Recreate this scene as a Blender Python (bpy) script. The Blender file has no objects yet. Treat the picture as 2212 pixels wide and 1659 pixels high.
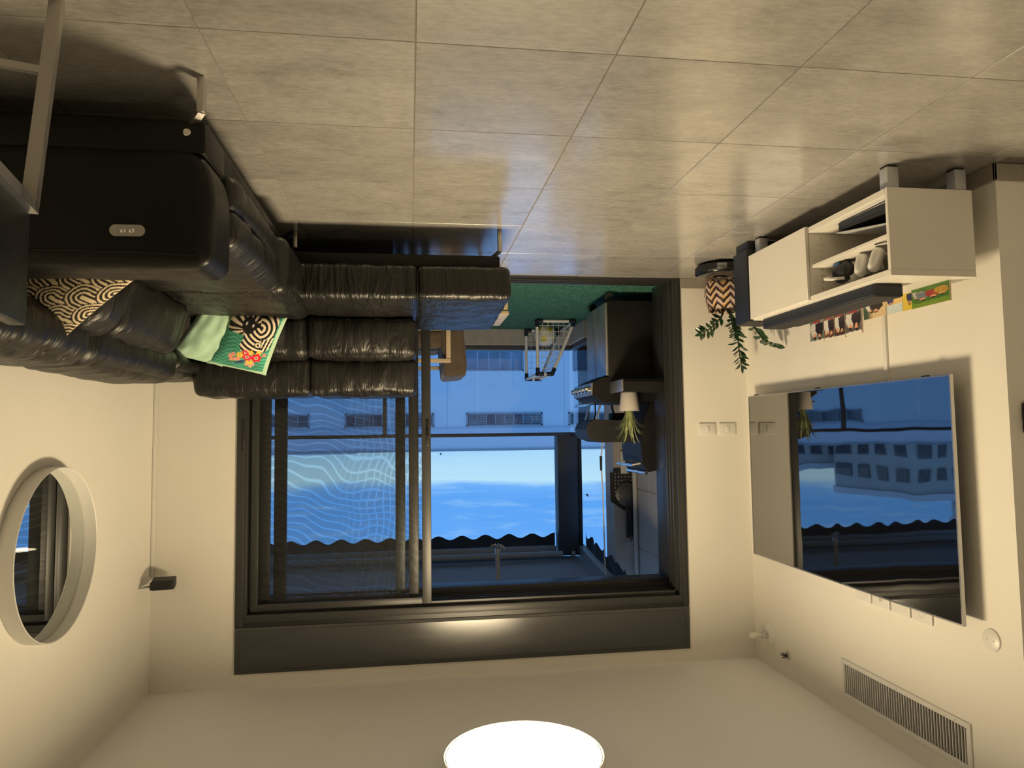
import bpy, bmesh, math, random
import numpy as np
from math import sin, cos, pi, radians, sqrt, atan2, hypot, exp
from mathutils import Vector, Matrix, noise

random.seed(7)
S = bpy.context.scene
COL = S.collection

# ------------------------------------------------------------------ camera
FPX, YAW, PITCH, ROLL, CAMZ = 1547.655, -0.14327244, -0.0674584, -0.01278054, 1.13338
def cam_axes():
    f = Vector((sin(YAW)*cos(PITCH), cos(YAW)*cos(PITCH), sin(PITCH)))
    r0 = Vector((cos(YAW), -sin(YAW), 0)); u0 = r0.cross(f)
    r = cos(ROLL)*r0 + sin(ROLL)*u0; u = -sin(ROLL)*r0 + cos(ROLL)*u0
    return r, u, f
CR, CU, CF = cam_axes()
cam = bpy.data.cameras.new('camera'); cam.sensor_width = 36.0; cam.lens = FPX/2212*36.0
cam.clip_start = 0.02; cam.clip_end = 500
camo = bpy.data.objects.new('camera', cam); COL.objects.link(camo)
X, Y, Z = -CR, -CU, -CF          # the photograph was taken with the phone upside down
camo.matrix_world = Matrix(((X.x, Y.x, Z.x, 0), (X.y, Y.y, Z.y, 0), (X.z, Y.z, Z.z, CAMZ), (0, 0, 0, 1)))
S.camera = camo
def onp(u, v, ax, val):
    """photo pixel -> point on an axis-aligned plane"""
    U, V = 2212-u, 1659-v
    d = CF + CR*((U-1106)/FPX) - CU*((V-829.5)/FPX)
    c = Vector((0, 0, CAMZ)); t = (val-c[ax])/d[ax]
    return c + d*t

# ------------------------------------------------------------------ world and exposure
LAMP = 78.0
w = bpy.data.worlds.new('dusk_sky'); S.world = w; w.use_nodes = True
nt = w.node_tree; nt.nodes.clear()
def wn(t, **k):
    n = nt.nodes.new(t)
    for a, b in k.items(): setattr(n, a, b)
    return n
tc = wn('ShaderNodeTexCoord'); sx = wn('ShaderNodeSeparateXYZ'); nt.links.new(tc.outputs['Generated'], sx.inputs[0])
mp = wn('ShaderNodeMapping'); mp.inputs['Scale'].default_value = (3.0, 3.0, 26.0); nt.links.new(tc.outputs['Generated'], mp.inputs[0])
n1 = wn('ShaderNodeTexNoise'); n1.inputs['Scale'].default_value = 1.6; n1.inputs['Detail'].default_value = 7; n1.inputs['Roughness'].default_value = .58
nt.links.new(mp.outputs[0], n1.inputs['Vector'])
m1 = wn('ShaderNodeMath', operation='MULTIPLY_ADD'); m1.inputs[1].default_value = .045; m1.inputs[2].default_value = -.0225
nt.links.new(n1.outputs['Fac'], m1.inputs[0])
ad = wn('ShaderNodeMath', operation='ADD'); nt.links.new(sx.outputs['Z'], ad.inputs[0]); nt.links.new(m1.outputs[0], ad.inputs[1])
mr = wn('ShaderNodeMapRange'); mr.inputs['From Min'].default_value = -0.05; mr.inputs['From Max'].default_value = 0.45
nt.links.new(ad.outputs[0], mr.inputs[0])
cr = wn('ShaderNodeValToRGB'); nt.links.new(mr.outputs[0], cr.inputs[0])
def s2l(c):
    return tuple((x/12.92 if x <= .04045 else ((x+.055)/1.055)**2.4) for x in [q/255 for q in c])+(1,)
el = cr.color_ramp.elements
stops = [(0.0, (96, 150, 220)), (.13, (112, 172, 246)), (.155, (165, 214, 250)), (.225, (186, 229, 250)), (.25, (112, 178, 250)), (.29, (92, 164, 246)), (.36, (98, 168, 248)), (.55, (110, 172, 248)), (1.0, (138, 192, 252))]
while len(el) < len(stops): el.new(.5)
for e, (p, c) in zip(el, stops): e.position = p; e.color = s2l(c)
n2 = wn('ShaderNodeTexNoise'); n2.inputs['Scale'].default_value = 3.4; n2.inputs['Detail'].default_value = 8; n2.inputs['Roughness'].default_value = .62
nt.links.new(mp.outputs[0], n2.inputs['Vector'])
m2 = wn('ShaderNodeMapRange'); m2.inputs['From Min'].default_value = .5; m2.inputs['From Max'].default_value = .8; m2.inputs['To Max'].default_value = .6
nt.links.new(n2.outputs['Fac'], m2.inputs[0])
mx = wn('ShaderNodeMixRGB'); mx.inputs[2].default_value = s2l((176, 222, 252))
nt.links.new(m2.outputs[0], mx.inputs[0]); nt.links.new(cr.outputs[0], mx.inputs[1])
bg = wn('ShaderNodeBackground'); bg.inputs['Strength'].default_value = 1.0; nt.links.new(mx.outputs[0], bg.inputs[0])
wo = wn('ShaderNodeOutputWorld'); nt.links.new(bg.outputs[0], wo.inputs[0])
vs = S.view_settings
vs.view_transform = 'Standard'; vs.look = 'None'; vs.gamma = 1; vs.use_curve_mapping = False; vs.exposure = 0.0

# ------------------------------------------------------------------ materials
MATS = {}
def nodes(name):
    m = bpy.data.materials.new(name); m.use_nodes = True; t = m.node_tree; t.nodes.clear()
    o = t.nodes.new('ShaderNodeOutputMaterial')
    MATS[name] = m
    return m, t, o
def N(t, typ, inp=None, **k):
    n = t.nodes.new(typ)
    for a, b in k.items(): setattr(n, a, b)
    for a, b in (inp or {}).items(): n.inputs[a].default_value = b
    return n
def lk(t, a, b): t.links.new(a, b)
def rgb(c): return c+(1,) if len(c) == 3 else c
def pbr(name, col, rough=.5, metal=0, spec=.5, var=.06, nscale=8, bump=0, bscale=60, stretch=None, coat=0, col2=None, sheen=0, rvar=0):
    """principled surface: noise-varied colour, optional fine relief"""
    m, t, o = nodes(name)
    p = N(t, 'ShaderNodeBsdfPrincipled', {'Roughness': rough, 'Metallic': metal, 'Specular IOR Level': spec, 'Coat Weight': coat, 'Sheen Weight': sheen})
    tc = N(t, 'ShaderNodeTexCoord'); v = tc.outputs['Object']
    if stretch:
        mp = N(t, 'ShaderNodeMapping', {'Scale': stretch}); lk(t, v, mp.inputs[0]); v = mp.outputs[0]
    nz = N(t, 'ShaderNodeTexNoise', {'Scale': nscale, 'Detail': 6, 'Roughness': .6}); lk(t, v, nz.inputs['Vector'])
    a = tuple(max(0, c*(1-var)) for c in col); b = col2 or tuple(min(1, c*(1+var)) for c in col)
    mr = N(t, 'ShaderNodeMapRange', {'From Min': .3, 'From Max': .7}); lk(t, nz.outputs['Fac'], mr.inputs[0])
    mx = N(t, 'ShaderNodeMixRGB', {1: rgb(a), 2: rgb(b)}); lk(t, mr.outputs[0], mx.inputs[0]); lk(t, mx.outputs[0], p.inputs['Base Color'])
    if rvar:
        r = N(t, 'ShaderNodeMapRange', {'From Min': .3, 'From Max': .7, 'To Min': rough-rvar, 'To Max': rough+rvar}); lk(t, nz.outputs['Fac'], r.inputs[0]); lk(t, r.outputs[0], p.inputs['Roughness'])
    if bump:
        n2 = N(t, 'ShaderNodeTexNoise', {'Scale': bscale, 'Detail': 5}); lk(t, v, n2.inputs['Vector'])
        bp = N(t, 'ShaderNodeBump', {'Strength': bump, 'Distance': .01}); lk(t, n2.outputs['Fac'], bp.inputs['Height']); lk(t, bp.outputs[0], p.inputs['Normal'])
    lk(t, p.outputs[0], o.inputs[0])
    return m
def vcol(name, rough=.8, spec=.3, sheen=0, bump=.15):
    m, t, o = nodes(name)
    a = N(t, 'ShaderNodeVertexColor', layer_name='print'); p = N(t, 'ShaderNodeBsdfPrincipled', {'Roughness': rough, 'Specular IOR Level': spec, 'Sheen Weight': sheen})
    lk(t, a.outputs[0], p.inputs['Base Color'])
    tc = N(t, 'ShaderNodeTexCoord'); n2 = N(t, 'ShaderNodeTexNoise', {'Scale': 300, 'Detail': 3}); lk(t, tc.outputs['Object'], n2.inputs['Vector'])
    bp = N(t, 'ShaderNodeBump', {'Strength': bump, 'Distance': .003}); lk(t, n2.outputs['Fac'], bp.inputs['Height']); lk(t, bp.outputs[0], p.inputs['Normal'])
    lk(t, p.outputs[0], o.inputs[0]); return m
def glass(name, tint=(.93, .96, .97), ior=1.5, wave=0):
    m, t, o = nodes(name)
    fr = N(t, 'ShaderNodeFresnel', {'IOR': ior}); tr = N(t, 'ShaderNodeBsdfTransparent', {'Color': rgb(tint)}); gl = N(t, 'ShaderNodeBsdfGlossy', {'Roughness': .0, 'Color': (1, 1, 1, 1)})
    mx = N(t, 'ShaderNodeMixShader'); lk(t, fr.outputs[0], mx.inputs[0]); lk(t, tr.outputs[0], mx.inputs[1]); lk(t, gl.outputs[0], mx.inputs[2]); lk(t, mx.outputs[0], o.inputs[0])
    return m
def emit(name, col, st):
    m, t, o = nodes(name); e = N(t, 'ShaderNodeEmission', {'Color': rgb(col), 'Strength': st}); lk(t, e.outputs[0], o.inputs[0]); return m

pbr('wall_paint', (.80, .775, .72), .62, var=.015, nscale=2.0, bump=.03, bscale=120)
pbr('ceiling_paint', (.90, .90, .90), .75, var=.012, nscale=2)
pbr('grout', (.20, .18, .15), .9, var=.1, nscale=30)
pbr('skirting_tile', (.30, .275, .235), .5, var=.15, nscale=9)
pbr('aluminium', (.046, .046, .046), .42, metal=.35, spec=.5, var=.04, nscale=4, bump=.02, bscale=400)
pbr('alu_box', (.066, .067, .069), .22, metal=.2, spec=.5, var=.05, nscale=3, stretch=(1, 1, 6), rvar=.03)
pbr('black_plastic', (.012, .012, .013), .4, var=.1)
pbr('gloss_black', (.008, .008, .01), .12, var=.1)
pbr('matte_black', (.014, .014, .017), .6, var=.1, bump=.05, bscale=500)
pbr('navy_box', (.016, .019, .027), .5, var=.08, nscale=20, bump=.04, bscale=500)
pbr('white_laminate', (.74, .71, .65), .38, var=.015, nscale=3)
pbr('white_plastic', (.74, .73, .70), .35, var=.02)
pbr('white_paint_metal', (.72, .71, .68), .45, var=.02)
pbr('grey_leg', (.46, .47, .49), .35, metal=.25, var=.03)
pbr('brushed_steel', (.52, .50, .47), .36, metal=1, var=.05, nscale=5, stretch=(60, 2, 2), rvar=.06)
pbr('chrome', (.75, .74, .72), .15, metal=1, var=.03)
pbr('satin_steel', (.50, .50, .50), .3, metal=.9, var=.04, nscale=6, rvar=.05)
pbr('turf', (.03, .13, .10), .9, var=.35, nscale=40, col2=(.05, .20, .15))
pbr('turf_blade', (.035, .17, .13), .8, var=.5, nscale=14, col2=(.09, .28, .20))
pbr('concrete', (.38, .37, .36), .8, var=.12, nscale=10, bump=.1)
pbr('stone_cladding', (.44, .41, .385), .7, var=.08, nscale=6, bump=.08, bscale=40)
pbr('facade', (.86, .87, .88), .9, var=.03, nscale=.8)
pbr('facade_band', (.72, .72, .78), .9, var=.02, nscale=.8)
pbr('facade_frame', (.35, .36, .38), .6, var=.05)
pbr('window_dark', (.08, .10, .13), .12, var=.5, nscale=3)
pbr('window_blue', (.22, .27, .33), .15, var=.3, nscale=2)
pbr('louver', (.26, .27, .28), .7, var=.4, nscale=6)
pbr('city_wall', (.55, .54, .52), .9, var=.06, nscale=.2)
pbr('awning_fabric', (.30, .31, .33), .85, var=.04, nscale=4, bump=.05, bscale=300)
pbr('valance_fabric', (.05, .053, .06), .9, var=.08, nscale=5)
pbr('awning_metal', (.34, .34, .345), .45, metal=.2, var=.04)
pbr('dark_column', (.055, .06, .072), .5, var=.06)
pbr('outdoor_cushion', (.115, .085, .06), .85, var=.12, nscale=16, bump=.15, bscale=200, sheen=.2)
pbr('pale_wood', (.62, .50, .34), .5, var=.15, nscale=5, stretch=(2, 14, 14))
pbr('grill_steel', (.42, .42, .43), .38, metal=.75, var=.05, nscale=5, rvar=.05)
pbr('grill_dark', (.014, .013, .013), .6, spec=.2, var=.1)
pbr('ceramic_white', (.62, .58, .54), .5, var=.03)
pbr('spider_leaf', (.15, .24, .06), .5, var=.4, nscale=20, col2=(.55, .58, .30))
pbr('zz_leaf', (.012, .045, .014), .28, var=.35, nscale=12, coat=.3)
pbr('zz_stem', (.02, .05, .018), .45, var=.2)
pbr('soil', (.02, .015, .01), .95, var=.4, nscale=80)
pbr('net_cord', (.78, .78, .74), .8, var=.05)
pbr('goal_tube', (.80, .80, .80), .4, var=.03)
pbr('navy_plastic', (.012, .017, .045), .45, var=.1)
pbr('mint_fabric', (.40, .60, .45), .85, var=.05, nscale=25, bump=.12, bscale=400, sheen=.3)
pbr('blue_plastic', (.02, .09, .28), .4, var=.1)
pbr('paper', (.66, .65, .63), .7, var=.03)
pbr('paper_grey', (.42, .42, .43), .6, var=.05)
pbr('pipe_grey', (.5, .49, .46), .6, var=.06, nscale=15)
pbr('orange_plastic', (.7, .22, .05), .5, var=.05)
pbr('peel_metal', (.10, .10, .105), .4, metal=.6, var=.05)
pbr('rubber', (.02, .02, .02), .8, var=.1)
pbr('partition', (.42, .40, .43), .8, var=.03)
pbr('bird', (.03, .03, .035), .8)
pbr('frosted_bulb', (.72, .69, .62), .2, var=.02); glass('clear_glass'); glass('rail_glass', (.86, .92, .97), 1.45)
vcol('printed_fabric', .85, .2, .2, .2); vcol('photo_print', .35, .4, 0, .02); vcol('woven_basket', .8, .3, 0, .5); vcol('football_skin', .4, .5, 0, .05)
emit('lamp_glow', (1.0, .79, .48), LAMP); emit('lamp_glow_added', (1.0, .79, .50), LAMP*.58)

# floor tile: cement look with streaks, own tone per tile
m, t, o = nodes('floor_tile')
p = N(t, 'ShaderNodeBsdfPrincipled', {'Specular IOR Level': .5, 'IOR': 2.4, 'Coat Weight': .5, 'Coat Roughness': .16, 'Coat IOR': 1.8})
g = N(t, 'ShaderNodeNewGeometry'); oi = N(t, 'ShaderNodeObjectInfo')
of = N(t, 'ShaderNodeVectorMath', operation='SCALE'); of.inputs[0].default_value = (13, 7, 5); lk(t, oi.outputs['Random'], of.inputs['Scale'])
av = N(t, 'ShaderNodeVectorMath', operation='ADD'); lk(t, g.outputs['Position'], av.inputs[0]); lk(t, of.outputs[0], av.inputs[1])
mp = N(t, 'ShaderNodeMapping', {'Scale': (2.2, 5.0, 1)}); lk(t, av.outputs[0], mp.inputs[0])
na = N(t, 'ShaderNodeTexNoise', {'Scale': 1.35, 'Detail': 10, 'Roughness': .68}); lk(t, mp.outputs[0], na.inputs['Vector'])
mq = N(t, 'ShaderNodeMapping', {'Scale': (16, 48, 1)}); lk(t, av.outputs[0], mq.inputs[0])
nb = N(t, 'ShaderNodeTexNoise', {'Scale': 1.5, 'Detail': 6, 'Roughness': .7}); lk(t, mq.outputs[0], nb.inputs['Vector'])
ra = N(t, 'ShaderNodeValToRGB'); lk(t, na.outputs['Fac'], ra.inputs[0])
ra.color_ramp.elements[0].position = .3; ra.color_ramp.elements[0].color = (.235, .224, .210, 1); ra.color_ramp.elements[1].position = .68; ra.color_ramp.elements[1].color = (.405, .390, .368, 1)
e = ra.color_ramp.elements.new(.45); e.color = (.33, .316, .295, 1)
rb = N(t, 'ShaderNodeMapRange', {'From Min': .3, 'From Max': .7, 'To Min': .80, 'To Max': 1.16}); lk(t, nb.outputs['Fac'], rb.inputs[0])
rt = N(t, 'ShaderNodeMapRange', {'To Min': .92, 'To Max': 1.08}); lk(t, oi.outputs['Random'], rt.inputs[0])
mm = N(t, 'ShaderNodeMath', operation='MULTIPLY'); lk(t, rb.outputs[0], mm.inputs[0]); lk(t, rt.outputs[0], mm.inputs[1])
ms = N(t, 'ShaderNodeVectorMath', operation='SCALE'); lk(t, ra.outputs[0], ms.inputs[0]); lk(t, mm.outputs[0], ms.inputs['Scale']); lk(t, ms.outputs[0], p.inputs['Base Color'])
rr = N(t, 'ShaderNodeMapRange', {'From Min': .3, 'From Max': .7, 'To Min': .27, 'To Max': .19}); lk(t, na.outputs['Fac'], rr.inputs[0]); lk(t, rr.outputs[0], p.inputs['Roughness'])
bp = N(t, 'ShaderNodeBump', {'Strength': .08, 'Distance': .004}); lk(t, nb.outputs['Fac'], bp.inputs['Height']); lk(t, bp.outputs[0], p.inputs['Normal']); lk(t, p.outputs[0], o.inputs[0])

# leather: pores plus pull creases running across the cushion
def leather(name, st, fold, spec, rough):
    m, t, o = nodes(name)
    p = N(t, 'ShaderNodeBsdfPrincipled', {'Base Color': (.0058, .0052, .0048, 1), 'Specular IOR Level': spec})
    tc = N(t, 'ShaderNodeTexCoord')
    vo = N(t, 'ShaderNodeTexVoronoi', {'Scale': 220}); lk(t, tc.outputs['Object'], vo.inputs['Vector'])
    nz = N(t, 'ShaderNodeTexNoise', {'Scale': 9, 'Detail': 4, 'Distortion': .6}); lk(t, tc.outputs['Object'], nz.inputs['Vector'])
    cr = N(t, 'ShaderNodeMapRange', {'From Min': .3, 'From Max': .7, 'To Min': rough-.06, 'To Max': rough+.06}); lk(t, nz.outputs['Fac'], cr.inputs[0]); lk(t, cr.outputs[0], p.inputs['Roughness'])
    mp = N(t, 'ShaderNodeMapping', {'Scale': st}); lk(t, tc.outputs['Object'], mp.inputs[0])
    nf = N(t, 'ShaderNodeTexNoise', {'Scale': 1.0, 'Detail': 3, 'Roughness': .55, 'Distortion': .9}); lk(t, mp.outputs[0], nf.inputs['Vector'])
    b1 = N(t, 'ShaderNodeBump', {'Strength': .07, 'Distance': .002}); lk(t, vo.outputs['Distance'], b1.inputs['Height'])
    b2 = N(t, 'ShaderNodeBump', {'Strength': .12, 'Distance': .02}); lk(t, nz.outputs['Fac'], b2.inputs['Height']); lk(t, b1.outputs[0], b2.inputs['Normal'])
    b3 = N(t, 'ShaderNodeBump', {'Strength': fold, 'Distance': .03}); lk(t, nf.outputs['Fac'], b3.inputs['Height']); lk(t, b2.outputs[0], b3.inputs['Normal']); lk(t, b3.outputs[0], p.inputs['Normal'])
    lk(t, p.outputs[0], o.inputs[0])
leather('leather', (4, 4, 4), .05, .22, .42); leather('leather_x', (17, 6, 4), .6, .5, .42); leather('leather_y', (6, 17, 4), .55, .5, .42)

# television panel: coated glass, slightly wavy
m, t, o = nodes('tv_panel')
p = N(t, 'ShaderNodeBsdfPrincipled', {'Base Color': (.004, .004, .005, 1), 'Roughness': .02, 'IOR': 3.7, 'Specular IOR Level': .5})
tc = N(t, 'ShaderNodeTexCoord'); mp = N(t, 'ShaderNodeMapping', {'Scale': (1, 1, 1)}); lk(t, tc.outputs['Object'], mp.inputs[0])
nz = N(t, 'ShaderNodeTexNoise', {'Scale': 2.6, 'Detail': 1}); lk(t, mp.outputs[0], nz.inputs['Vector'])
bp = N(t, 'ShaderNodeBump', {'Strength': .10, 'Distance': .012}); lk(t, nz.outputs['Fac'], bp.inputs['Height']); lk(t, bp.outputs[0], p.inputs['Normal']); lk(t, p.outputs[0], o.inputs[0])
m, t, o = nodes('mirror_glass')
p = N(t, 'ShaderNodeBsdfGlossy', {'Roughness': 0.0, 'Color': (.82, .84, .83, 1)}); lk(t, p.outputs[0], o.inputs[0])

# insect screen: single fine mesh, moire light and dark bands painted into its transparency
m, t, o = nodes('insect_screen')
tc = N(t, 'ShaderNodeTexCoord')
nz = N(t, 'ShaderNodeTexNoise', {'Scale': 2.1, 'Detail': 1.5}); lk(t, tc.outputs['Object'], nz.inputs['Vector'])
sp = N(t, 'ShaderNodeSeparateXYZ'); lk(t, tc.outputs['Object'], sp.inputs[0])
def band(axis, k, amp, tilt):
    a = N(t, 'ShaderNodeMath', operation='MULTIPLY', inp={1: k}); lk(t, sp.outputs[axis], a.inputs[0])
    b = N(t, 'ShaderNodeMath', operation='MULTIPLY_ADD', inp={1: amp}); lk(t, nz.outputs['Fac'], b.inputs[0]); lk(t, a.outputs[0], b.inputs[2])
    c = N(t, 'ShaderNodeMath', operation='MULTIPLY_ADD', inp={1: tilt}); lk(t, sp.outputs['X' if axis == 'Z' else 'Z'], c.inputs[0]); lk(t, b.outputs[0], c.inputs[2])
    s = N(t, 'ShaderNodeMath', operation='SINE'); lk(t, c.outputs[0], s.inputs[0])
    q = N(t, 'ShaderNodeMapRange', {'From Min': .55, 'From Max': 1.0}); lk(t, s.outputs[0], q.inputs[0]); return q
h1 = band('Z', 115, 42, 30); h2 = band('X', 150, 34, -12)
fx = N(t, 'ShaderNodeMapRange', {'From Min': .62, 'From Max': 1.0, 'To Min': 1, 'To Max': 0}); lk(t, sp.outputs['X'], fx.inputs[0])
h3 = N(t, 'ShaderNodeMath', operation='MULTIPLY'); lk(t, h2.outputs[0], h3.inputs[0]); lk(t, fx.outputs[0], h3.inputs[1])
mxm = N(t, 'ShaderNodeMath', operation='MAXIMUM'); lk(t, h1.outputs[0], mxm.inputs[0]); lk(t, h3.outputs[0], mxm.inputs[1])
fac = N(t, 'ShaderNodeMapRange', {'To Min': .36, 'To Max': .06}); lk(t, mxm.outputs[0], fac.inputs[0])
tr = N(t, 'ShaderNodeBsdfTransparent'); df = N(t, 'ShaderNodeBsdfDiffuse', {'Color': (.025, .025, .025, 1)})
mx = N(t, 'ShaderNodeMixShader'); lk(t, fac.outputs[0], mx.inputs[0]); lk(t, tr.outputs[0], mx.inputs[1]); lk(t, df.outputs[0], mx.inputs[2]); lk(t, mx.outputs[0], o.inputs[0])

# ------------------------------------------------------------------ mesh helpers
class MB:
    def __init__(s): s.v = []; s.f = []; s.c = None
    def add(s, v, f):
        k = len(s.v); s.v += [tuple(p) for p in v]; s.f += [tuple(i+k for i in q) for q in f]; return s
    def box(s, x0, x1, y0, y1, z0, z1, bev=0, seg=2):
        if bev <= 0:
            return s.add([(x0, y0, z0), (x1, y0, z0), (x1, y1, z0), (x0, y1, z0), (x0, y0, z1), (x1, y0, z1), (x1, y1, z1), (x0, y1, z1)],
                         [(0, 3, 2, 1), (4, 5, 6, 7), (0, 1, 5, 4), (1, 2, 6, 5), (2, 3, 7, 6), (3, 0, 4, 7)])
        bm = bmesh.new(); bmesh.ops.create_cube(bm, size=1)
        for v in bm.verts: v.co = ((x0+x1)/2+v.co.x*(x1-x0), (y0+y1)/2+v.co.y*(y1-y0), (z0+z1)/2+v.co.z*(z1-z0))
        bmesh.ops.bevel(bm, geom=bm.edges[:], offset=bev, segments=seg, profile=.5, affect='EDGES', clamp_overlap=True)
        bm.verts.index_update(); s.add([v.co[:] for v in bm.verts], [[v.index for v in f.verts] for f in bm.faces]); bm.free(); return s
    def tube(s, pts, r, n=8, cap=True):
        pts = [Vector(p) for p in pts]; k = len(s.v); m = len(pts)
        rs = r if hasattr(r, '__len__') else [r]*m
        d0 = (pts[1]-pts[0]).normalized(); a = d0.orthogonal().normalized(); V = []; F = []
        for i, p in enumerate(pts):
            d = (pts[min(i+1, m-1)]-pts[max(i-1, 0)]).normalized()
            a = (a-d*a.dot(d)).normalized(); b = d.cross(a)
            for j in range(n):
                th = 2*pi*j/n; V.append(p+(a*cos(th)+b*sin(th))*rs[i])
        for i in range(m-1):
            for j in range(n): F.append((i*n+j, i*n+(j+1) % n, (i+1)*n+(j+1) % n, (i+1)*n+j))
        if cap: F.append(tuple(range(n))[::-1]); F.append(tuple(range((m-1)*n, m*n)))
        return s.add(V, F)
    def bar(s, p0, p1, w, h, up=(0, 0, 1)):
        """rectangular bar between two points, w sideways, h along up"""
        p0, p1 = Vector(p0), Vector(p1); d = (p1-p0).normalized(); u = Vector(up)
        if abs(d.dot(u)) > .98: u = Vector((0, 1, 0))
        a = d.cross(u).normalized(); b = a.cross(d).normalized(); V = []
        for q in (p0, p1):
            for sa, sb in ((-1, -1), (1, -1), (1, 1), (-1, 1)): V.append(q+a*sa*w/2+b*sb*h/2)
        return s.add(V, [(0, 1, 2, 3)[::-1], (4, 5, 6, 7), (0, 1, 5, 4), (1, 2, 6, 5), (2, 3, 7, 6), (3, 0, 4, 7)])
    def lathe(s, prof, c=(0, 0, 0), n=32, axis='Z'):
        V = []; F = []; m = len(prof)
        for r, z in prof:
            for j in range(n):
                th = 2*pi*j/n; q = (r*cos(th), r*sin(th), z)
                if axis == 'X': q = (z, q[0], q[1])
                if axis == 'Y': q = (q[0], z, q[1])
                V.append((q[0]+c[0], q[1]+c[1], q[2]+c[2]))
        for i in range(m-1):
            for j in range(n): F.append((i*n+j, i*n+(j+1) % n, (i+1)*n+(j+1) % n, (i+1)*n+j))
        if prof[0][0] > 1e-6: F.append(tuple(range(n))[::-1])
        if prof[-1][0] > 1e-6: F.append(tuple(range((m-1)*n, m*n)))
        return s.add(V, F)
    def prism(s, poly, ax, a, b):
        """poly of 2D points extruded along axis ax from a to b"""
        def P(q, t):
            return {0: (t, q[0], q[1]), 1: (q[0], t, q[1]), 2: (q[0], q[1], t)}[ax]
        n = len(poly)
        return s.add([P(q, a) for q in poly]+[P(q, b) for q in poly], [tuple(range(n))[::-1], tuple(range(n, 2*n))]+[(i, (i+1) % n, n+(i+1) % n, n+i) for i in range(n)])
    def cushion(s, c, size, r=.06, n=20, puff=(.02, .02, .02), wr=None, seed=0, rot=None, taper=None):
        """rounded, puffed, creased upholstery block"""
        hx, hy, hz = [q/2 for q in size]; h = Vector((hx, hy, hz)); c = Vector(c); k = {}; V = []; F = []
        r = min(r, hx*.98, hy*.98, hz*.98)
        def vert(i, j, l):
            if (i, j, l) in k: return k[(i, j, l)]
            p = Vector((2*i/n-1, 2*j/n-1, 2*l/n-1))
            e = [sin(q*pi/2)*.35+q*.65 for q in p]
            w = Vector((e[0]*hx, e[1]*hy, e[2]*hz)); q = Vector([max(-(h[a]-r), min(h[a]-r, w[a])) for a in range(3)])
            d = w-q; d = d.normalized() if d.length > 1e-9 else p.normalized()
            pos = q+d*r
            fx, fy, fz = 1-e[0]**2, 1-e[1]**2, 1-e[2]**2
            pos += Vector((d.x*puff[0]*fy*fz, d.y*puff[1]*fx*fz, d.z*puff[2]*fx*fy))
            if wr:
                amp, fr = wr; pp = Vector((pos.x*fr[0], pos.y*fr[1], pos.z*fr[2]))+Vector((seed*3.1, seed*1.7, seed*.9))
                a = noise.noise(pp); b = noise.noise(pp*2.3+Vector((5, 1, 2)))
                pos += d*amp*((1-abs(a)*2.2)*.7+b*.5-.5)
            if taper: pos = Vector(taper(pos, h))
            k[(i, j, l)] = len(V); V.append(pos); return k[(i, j, l)]
        R = range(n)
        for a in R:
            for b in R:
                F += [(vert(a, b, 0), vert(a, b+1, 0), vert(a+1, b+1, 0), vert(a+1, b, 0)), (vert(a, b, n), vert(a+1, b, n), vert(a+1, b+1, n), vert(a, b+1, n)),
                      (vert(a, 0, b), vert(a+1, 0, b), vert(a+1, 0, b+1), vert(a, 0, b+1)), (vert(a, n, b), vert(a, n, b+1), vert(a+1, n, b+1), vert(a+1, n, b)),
                      (vert(0, a, b), vert(0, a, b+1), vert(0, a+1, b+1), vert(0, a+1, b)), (vert(n, a, b), vert(n, a+1, b), vert(n, a+1, b+1), vert(n, a, b+1))]
        M = rot or Matrix.Identity(3)
        return s.add([M @ p+c for p in V], F)
ORG = {}
def origin(o): return ORG.get(o.name, Vector((0, 0, 0))) if o else Vector((0, 0, 0))
def link(o, parent=None, mat=None):
    COL.objects.link(o)
    if parent: o.parent = parent
    return o
def obj(name, mb, mat, parent=None, smooth=True, local=False, ang=40, at=None, cols=None):
    """one mesh object; vertices are given in world space unless local"""
    off = Vector((0, 0, 0)) if local else (origin(parent) if parent else Vector(at or (0, 0, 0)))
    me = bpy.data.meshes.new(name)
    me.from_pydata([tuple(Vector(p)-off) for p in mb.v], [], mb.f); me.update()
    if cols is not None:
        at_ = me.color_attributes.new('print', 'FLOAT_COLOR', 'POINT'); at_.data.foreach_set('color', np.asarray(cols, dtype=np.float32).ravel())
    me.materials.append(MATS[mat])
    if smooth:
        me.polygons.foreach_set('use_smooth', [True]*len(me.polygons)); me.set_sharp_from_angle(angle=radians(ang))
    o = bpy.data.objects.new(name, me); link(o, parent)
    if parent: ORG[o.name] = origin(parent)
    else: o.location = off; ORG[o.name] = off
    return o
def tag(o, label, cat, group=None, kind=None):
    o['label'] = label; o['category'] = cat
    if group: o['group'] = group
    if kind: o['kind'] = kind
    return o
def thing(name, label, cat, loc=(0, 0, 0), rz=0, group=None):
    o = bpy.data.objects.new(name, None); o.empty_display_size = .05; link(o); o.location = loc; o.rotation_euler = (0, 0, rz); ORG[o.name] = Vector(loc)
    return tag(o, label, cat, group)
def struct(name, mb, mat, label=None, **k):
    o = obj(name, mb, mat, **k); o['kind'] = 'structure'
    o['label'] = label or name.replace('_', ' '); o['category'] = name.split('_')[0]
    return o
def dup(o, parent, loc=None):
    c = o.copy(); COL.objects.link(c); c.parent = parent
    if loc is not None: c.location = loc
    if parent: ORG[c.name] = origin(parent)
    return c
B = lambda *a, **k: MB().box(*a, **k)
def wallquad(name, x0, x1, y0, y1, z0, z1, mat, label): return struct(name, B(x0, x1, y0, y1, z0, z1), mat, label, smooth=False)

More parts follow.
